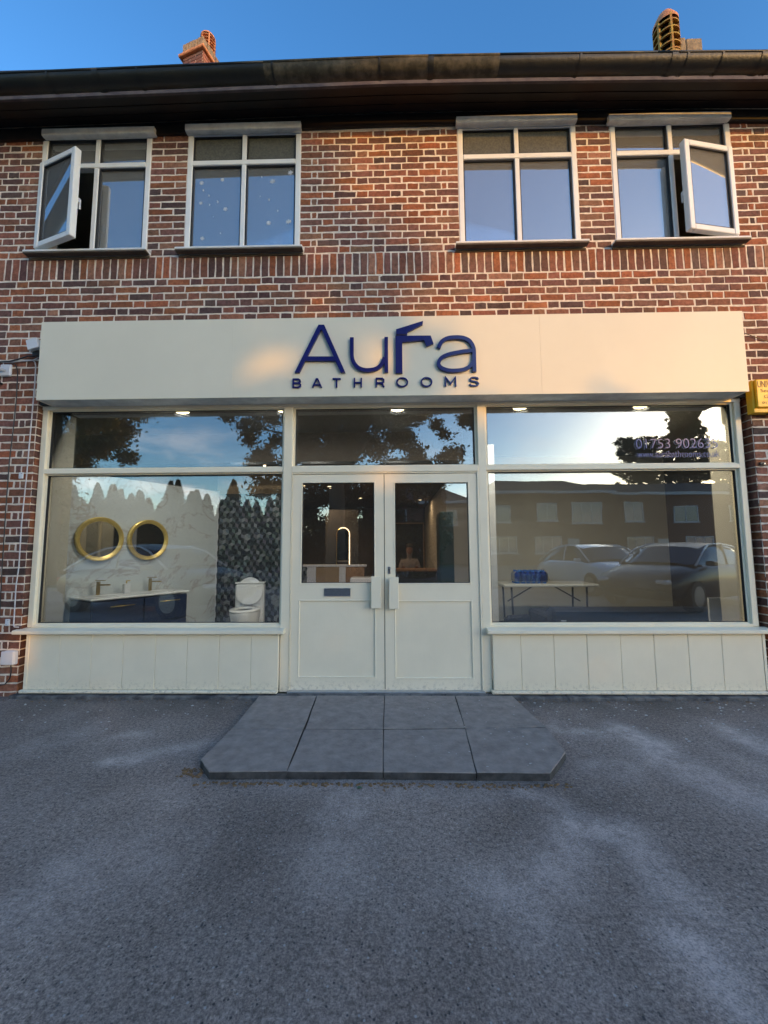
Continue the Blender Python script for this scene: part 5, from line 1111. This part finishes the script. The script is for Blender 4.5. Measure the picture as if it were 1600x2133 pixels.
# ------------------------------------------------------------------ the street behind the camera, seen in the glass
def leaves(name, pts, size, m_, par, jitter=1.0):
    """many small bent leaf faces around the given points (numpy)."""
    n = len(pts); a = npr.normal(size=(n, 3)); a /= np.linalg.norm(a, axis=1)[:, None]; b_ = np.cross(a, npr.normal(size=(n, 3))); b_ /= np.linalg.norm(b_, axis=1)[:, None]
    s_ = size*npr.uniform(.6, 1.3, (n, 1)); c = np.array(pts)
    q = np.stack([c-a*s_, c+b_*s_*.45, c+a*s_, c-b_*s_*.45], 1).reshape(-1, 3)
    me = bpy.data.meshes.new(name); me.vertices.add(4*n); me.vertices.foreach_set('co', q.ravel()); me.loops.add(4*n); me.loops.foreach_set('vertex_index', np.arange(4*n, dtype=np.int32))
    me.polygons.add(n); me.polygons.foreach_set('loop_start', np.arange(0, 4*n, 4, dtype=np.int32)); me.polygons.foreach_set('loop_total', np.full(n, 4, dtype=np.int32)); me.update(calc_edges=True)
    me.materials.append(MT[m_]); o = bpy.data.objects.new(name, me); C.objects.link(o); o.parent = par; return o
def trunk(par, x, y, h, r, limbs, m_='bark'):
    s = MB(); s.tube([(x, y, -.1), (x+.05, y, h*.3), (x-.05, y+.1, h*.6), (x, y, h)], [r*1.3, r, r*.8, r*.35], 10)
    for (lx, ly, lz, r2, z0) in limbs: s.tube([(x, y, z0), (x+(lx-x)*.5, y+(ly-y)*.5, z0+(lz-z0)*.65), (lx, ly, lz)], [r2, r2*.7, r2*.25], 6)
    s.build('trunk', m_, par, smooth=True)
def crown_pts(cl, n, fall=.25):
    """points on the shells of clumps (x,y,z,r)."""
    w_ = np.array([c[3]**2 for c in cl]); w_ /= w_.sum(); idx = npr.choice(len(cl), n, p=w_); cl = np.array(cl)[idx]
    d = npr.normal(size=(n, 3)); d /= np.linalg.norm(d, axis=1)[:, None]; r = npr.uniform(fall, 1.0, (n, 1))*np.where(npr.uniform(size=(n, 1)) < .22, npr.uniform(1, 1.7, (n, 1)), 1)
    return cl[:, :3]+d*r*cl[:, 3:4]*np.array([[1, 1, .8]])
# big dark tree in the middle
bt = thing('broadleaf_tree', 'large dark broadleaf tree reflected in the top panes above the doors', 'tree', (0, 0, 0))
cl = []
for _ in range(300):
    a = npr.normal(size=3); a /= np.linalg.norm(a); rr = npr.uniform(.25, 1)**.5; c = np.array([-2.4, -12.6, 8.7])+a*rr*np.array([5.0, 3.2, 4.1])
    if c[2] < 5.4 and c[0] < -5.5: continue
    cl.append((*c, npr.uniform(.3, .75)))
for _ in range(10): cl.append((npr.uniform(-5.8, -4.2), -11.8, npr.uniform(3.6, 5.2), npr.uniform(.35, .6)))
for _ in range(7): cl.append((npr.uniform(1.8, 3.4), -11.8, npr.uniform(4.2, 6.4), npr.uniform(.3, .55)))
for _ in range(8): cl.append((npr.uniform(-.5, 1.8), -11.8, npr.uniform(3.6, 5.2), npr.uniform(.35, .6)))
leaves('crown', crown_pts(cl, 130000), .09, 'leaf_dark', bt); trunk(bt, -2.2, -12.6, 9.5, .34, [(c[0], c[1], c[2], .09, npr.uniform(3.5, 6)) for c in cl[:26]])
cl = []
ub = thing('dense_shrub_tree', 'dense dark shrubby tree reflected in the door glass beneath the large tree', 'tree')
for _ in range(170): cl.append((npr.uniform(-4.6, 2.5), npr.uniform(-17, -15.5), npr.uniform(.2, 5.4), npr.uniform(.35, .7)))
leaves('crown', crown_pts(cl, 60000), .10, 'leaf_dark', ub); trunk(ub, -1.2, -16.4, 4.2, .2, [(c[0], c[1], c[2], .07, 1.2) for c in cl[:16]])
lt = thing('birch_tree', 'drooping golden green tree reflected at the left end of the left window', 'tree')
cl = []
for _ in range(95):
    a = npr.normal(size=3); a /= np.linalg.norm(a); rr = npr.uniform(.2, 1)**.5; c = np.array([-13.6, -12.4, 8.4])+a*rr*np.array([3.1, 2.2, 5.6]); cl.append((*c, npr.uniform(.4, .85)))
for _ in range(14): cl.append((npr.uniform(-12.4, -10.4), -12, npr.uniform(4.3, 7.0), npr.uniform(.25, .5)))
leaves('crown', crown_pts(cl, 75000), .08, 'leaf_gold', lt); trunk(lt, -13.8, -12.4, 12, .22, [(c[0], c[1], c[2], .06, npr.uniform(3, 8)) for c in cl[:20]])
# conifer hedge
for k_ in range(30):
    x = -23.0+k_*.58+npr.uniform(-.25, .25); h = 4.6+npr.uniform(-.7, .7)-(.5 if k_ > 24 else 0); y = -20+npr.uniform(-.4, .4)
    t = thing('conifer_tree', 'pointed conifer in the tall hedge row reflected in the left window', 'tree', group='row of pointed hedge conifers')
    n = 5200; u = npr.uniform(0, 1, n)**.9; a = npr.uniform(0, 6.283, n); r = (.80*(1-u)**.8+.04)*npr.uniform(.5, 1.35, n)*(1+.15*np.sin(a*5+u*20))
    leaves('crown', np.stack([x+r*np.cos(a), y+r*np.sin(a), .2+u*h], 1), .10, 'leaf_con', t); s = MB(); s.tube([(x, y, -.1), (x, y, h*.9)], [.14, .03], 6); s.build('trunk', 'bark', t)
ft = []
for _ in range(900): ft.append((npr.uniform(-90, 4), npr.uniform(-62, -52), 0, 0))
n = 60000; fx = npr.uniform(-95, 6, n); fz = npr.uniform(0, 1, n)**.7*(5.2+1.3*np.sin(fx*.35)+.8*np.sin(fx*.9+1)+.5*np.sin(fx*2.3)); fo = leaves('tree_line', np.stack([fx, npr.uniform(-60, -56, n), fz], 1), .30, 'leaf_mid', None); fo['kind'] = 'stuff'
# the trees to the west that keep the sun off the left side of the shop and off the ground
SX, SZ = SUN.x/-SUN.y, SUN.z/-SUN.y
def shade_tree(name, label, D, region, n_cl, n_leaf, size, cr0, cr1, tx, m_, spread=4, holes=()):
    t = thing(name, label, 'tree'); cl = []
    st_ = math.sqrt((region[1]-region[0])*(region[3]-region[2])/n_cl)
    for ix in range(int((region[1]-region[0])/st_)+1):
      for iz in range(int((region[3]-region[2])/st_)+1):
        x, z = region[0]+(ix+npr.uniform(-.4, 1.4))*st_, region[2]+(iz+npr.uniform(-.4, 1.4))*st_
        if not region[4](x, z): continue
        d = D+npr.uniform(-spread, spread); cl.append((x+SX*d, -d, z+SZ*d, npr.uniform(cr0, cr1)))
    pts = crown_pts(cl, n_leaf, .2)
    wx = pts[:, 0]+pts[:, 1]*SX; wz = pts[:, 2]+pts[:, 1]*SZ; keep = np.ones(len(pts), bool)
    for (hx_, hz_, hr_, hr2) in holes: keep &= (((wx-hx_)/hr_)**2+((wz-hz_)/hr2)**2) > 1
    leaves('crown', pts[keep], size, m_, t); zc = max(c[2] for c in cl)
    trunk(t, tx, -D, zc*.8, .4, [(c[0], c[1], c[2], .1, zc*.35) for c in cl[:24]])
    return t
rg = random.Random(3)
def left_region(x, z):
    edge = (.12 if z < 4.4 else -.85 if z > 4.7 else .12-.97*(z-4.4)/.3)+.12*math.sin(z*5.1)+.08*math.sin(z*11.)
    if x < -3.6 and npr.uniform() > (x+5.4)/1.8: return False
    if z > 6 and npr.uniform() < (z-6)*.8: return False
    return x < edge
D1 = 52
shade_tree('tall_oak_tree', 'tall leafy tree reflected at the right end of the top right pane', D1, (-5.0, 0, 2.0, 7.0, left_region), 420, 150000, .10, .22, .42, -3+SX*D1, 'leaf_mid', 3,
           holes=[(-1.13, 2.99, .30, .16), (-1.38, 2.84, .16, .10), (-1.27, 3.30, .10, .09), (-.85, 2.83, .12, .06), (-.52, 3.22, .09, .09), (-.15, 3.0, .26, .22), (-.30, 3.25, .12, .10), (-.6, 4.22, .2, .2), (-.62, 3.7, .22, .26), (-.25, 3.6, .12, .10), (-.15, 3.95, .10, .08), (-3.18, .42, .30, .30), (.02, 2.0, .25, .12)])
def low_region(x, z): return z < 2.25+.25*math.sin(x*1.7)+.12*math.sin(x*4.1) or (x < -1.2)
shade_tree('spreading_maple_tree', 'broad dark tree reflected low behind the phone number pane', 42, (-9, 7.5, -2.2, 2.5, low_region), 800, 90000, .13, .26, .45, 1.5+SX*42, 'leaf_dark', 3,
           holes=[(-1.13, 2.99, .30, .16), (-1.38, 2.84, .16, .10), (-1.27, 3.30, .10, .09), (-.85, 2.83, .12, .06), (-.52, 3.22, .09, .09), (-.15, 3.0, .26, .22), (-.30, 3.25, .12, .10), (-.6, 4.22, .2, .2), (-.62, 3.7, .22, .26), (-.25, 3.6, .12, .10), (-.15, 3.95, .10, .08), (-3.18, .42, .30, .30), (.02, 2.0, .25, .12)])
# houses across the road
def house(name, label, x0, x1, y, eav, ridge, hipl, hipr, winx, doorx=None, chim=None):
    t = thing(name, label, 'house'); dpt = 8
    s = MB(); s.box(x0, x1, y-dpt, y, -.1, eav); s.build('wall', 'housebrick', t)
    s = MB(); o_ = .35; ym = y-dpt/2; A, Bq, Cq, Dq = (x0-o_, y+o_, eav), (x1+o_, y+o_, eav), (x1+o_, y-dpt-o_, eav), (x0-o_, y-dpt-o_, eav); r1, r2 = (x0+hipl, ym, ridge), (x1-hipr, ym, ridge)
    s.raw([A, Bq, Cq, Dq, r1, r2], [(0, 1, 5, 4), (1, 2, 5), (2, 3, 4, 5), (3, 0, 4), (0, 3, 2, 1)]); s.build('roof', 'houseroof', t)
    s = B(x0-o_, x1+o_, y+o_-.02, y+o_+.02, eav-.22, eav+.02); s.build('eaves_board', 'houseframe', t)
    for (wx, wz, ww, wh) in winx:
        f = MB(); e = .07
        f.box(wx-ww/2, wx+ww/2, y, y+.06, wz, wz+e); f.box(wx-ww/2, wx+ww/2, y, y+.06, wz+wh-e, wz+wh); f.box(wx-ww/2, wx-ww/2+e, y, y+.06, wz+e, wz+wh-e); f.box(wx+ww/2-e, wx+ww/2, y, y+.06, wz+e, wz+wh-e)
        nm = max(1, int(ww/.7)); 
        for k_ in range(1, nm): f.box(wx-ww/2+k_*ww/nm-.03, wx-ww/2+k_*ww/nm+.03, y, y+.06, wz+e, wz+wh-e)
        f.box(wx-ww/2-.08, wx+ww/2+.08, y, y+.12, wz-.08, wz-.001)
        fo = f.build('window', 'houseframe', t); B(wx-ww/2+e, wx+ww/2-e, y+.005, y+.03, wz+e, wz+wh-e).build('pane', 'housepane', fo)
    if doorx: B(doorx-.5, doorx+.5, y, y+.06, 0, 2.1).build('door', 'houseframe', t)
    return t
HY = -30
house('brick_house', 'hip roofed brick house reflected across the lower right pane', 7.6, 18.2, HY, 6.0, 7.6, 2.2, 2.2, [(9.3, 3.5, 1.2, 1.4), (12.9, 3.6, 1.7, 1.4), (16.2, 3.4, 2.4, 1.7), (9.3, .9, 2.2, 1.4), (12.9, .9, 2.2, 1.4)], 15)
house('brick_house', 'lower brick terrace reflected to the right of the hip roofed house', 18.6, 36, HY-1, 6.0, 7.4, 0.1, 0.1, [(20.6, 3.6, 1.6, 1.6), (25, 3.5, 2.0, 1.4), (29.5, 3.5, 2.0, 1.4), (33.5, 3.5, 2, 1.4), (21, .9, 2.2, 1.4), (26, .9, 2.2, 1.4)], 23)
house('brick_house', 'gabled brick house reflected in the right door glass', -2.5, 7.0, HY-3, 5.6, 8.2, 3.5, 3.5, [(.5, 3.4, 1.8, 1.5), (5.3, 3.4, 1.4, 1.4), (.5, .9, 2.2, 1.4)], 3)
# parked cars
def car(label, loc, rz, paint, cat_name='parked_car', group=None):
    t = thing(cat_name, label, 'car', loc, rz, group)
    # stations along the length: x, half width, sill z, belt z, deck z
    St = [(-2.25, .62, .42, .62, .64), (-2.15, .78, .30, .72, .74), (-1.7, .88, .22, .84, .88), (-1.0, .90, .20, .92, .97), (0, .905, .20, .93, .98), (.8, .90, .20, .92, .97), (1.35, .89, .22, .86, .92), (1.9, .84, .24, .74, .78), (2.18, .70, .30, .58, .62), (2.27, .5, .38, .5, .53)]
    s = MB(); secs = []
    for x, w_, zs, zb, zd in St:
        half = [(0, zs-.02), (w_*.8, zs), (w_*.97, zs+.12), (w_, (zs+zb)/2), (w_*.985, zb-.06), (w_*.93, zb), (w_*.6, zd-.005), (0, zd)]
        ring = [(x, y, z) for y, z in half]+[(x, -y, z) for y, z in half[-2:0:-1]]; secs.append(ring)
    n = len(secs[0])
    for r_ in secs: s.v += r_
    for a in range(len(secs)-1):
        for k_ in range(n): s.f.append((a*n+k_, (a+1)*n+k_, (a+1)*n+(k_+1) % n, a*n+(k_+1) % n)); s.mi.append(0); s.col.append(None)
    s.f.append(tuple(range(n))); s.f.append(tuple((len(secs)-1)*n+k_ for k_ in range(n-1, -1, -1))); s.mi += [0, 0]; s.col += [None, None]
    s.build('body', paint, t, smooth=55)
    Gs = [(-1.85, .70, .86, .90), (-1.25, .72, .93, 1.22), (-.75, .70, .96, 1.37), (-.2, .69, .965, 1.43), (.25, .68, .965, 1.41), (.62, .68, .96, 1.33), (1.15, .72, .93, .98)]
    def green(sc, name, m_, k0, k1):
        s = MB(); secs = []
        for x, w_, zb, zr in Gs:
            half = [(w_+.10, zb-.03), (w_+.04, (zb+zr)/2+.01), (w_-.07, zr-.035), (w_*.6, zr), (0, zr+.015)]
            secs.append([(x, y, z) for y, z in half]+[(x, -y, z) for y, z in half[-2::-1]])
        n = len(secs[0])
        for r_ in secs: s.v += [(x, y*sc, z+(.004 if sc > 1 else 0)) for x, y, z in r_]
        for a in range(len(secs)-1):
            for k_ in range(n-1):
                is_roof = (2 <= k_ <= 5) and 1 <= a <= 4
                if (name == 'roof_panel') == is_roof: s.f.append((a*n+k_, (a+1)*n+k_, (a+1)*n+k_+1, a*n+k_+1)); s.mi.append(0); s.col.append(None)
        s.build(name, m_, t, smooth=50)
    green(1, 'windows', 'carglass', 0, 0); green(1.003, 'roof_panel', paint, 0, 0)
    for sg in (-1, 1):
        s = MB(); s.tube([(1.2, sg*.80, .93), (.62, sg*.735, 1.28), (.25, sg*.66, 1.385), (-.2, sg*.665, 1.405), (-.75, sg*.68, 1.345), (-1.25, sg*.72, 1.20), (-1.9, sg*.80, .88)], .022, 6); s.build('window_trim', 'headlamp' if paint == 'carblack' else paint, t, smooth=True)
        s = MB(); s.tube([(-.25, sg*.79, .94), (-.28, sg*.67, 1.40)], .028, 6); s.build('pillar', paint, t)
        s = B(.72, .90, sg*.86, sg*1.02, .93, 1.03, bev=.02); s.build('door_mirror', paint, t)
        for x in (-1.38, 1.36):
            s = MB(); s.tube([(x, sg*.70, .32), (x, sg*.915, .32)], .32, 24); wh = s.build('wheel', 'tyre', t, smooth=40); s = MB(); s.tube([(x, sg*.80, .32), (x, sg*.922, .32)], .21, 20); s.build('rim', 'rim', wh, smooth=40)
        s = B(2.0, 2.2, sg*.50, sg*.74, .57, .66, bev=.03); s.build('headlight', 'headlamp', t); s = B(-2.22, -2.10, sg*.50, sg*.76, .62, .72, bev=.02); s.build('tail_light', 'redlamp', t)
    return t
car('white saloon car reflected above the folding table', (6.3, -9.0, 0), R(84), 'carsilver', group='cars parked behind the photographer')
car('black car reflected at the right end of the lower right pane', (7.0, -6.0, 0), R(150), 'carblack', group='cars parked behind the photographer')
car('black car reflected as a pale roof line in the left window', (-5.2, -5.2, 0), R(20), 'carblack', group='cars parked behind the photographer')
bpy.context.view_layer.update()
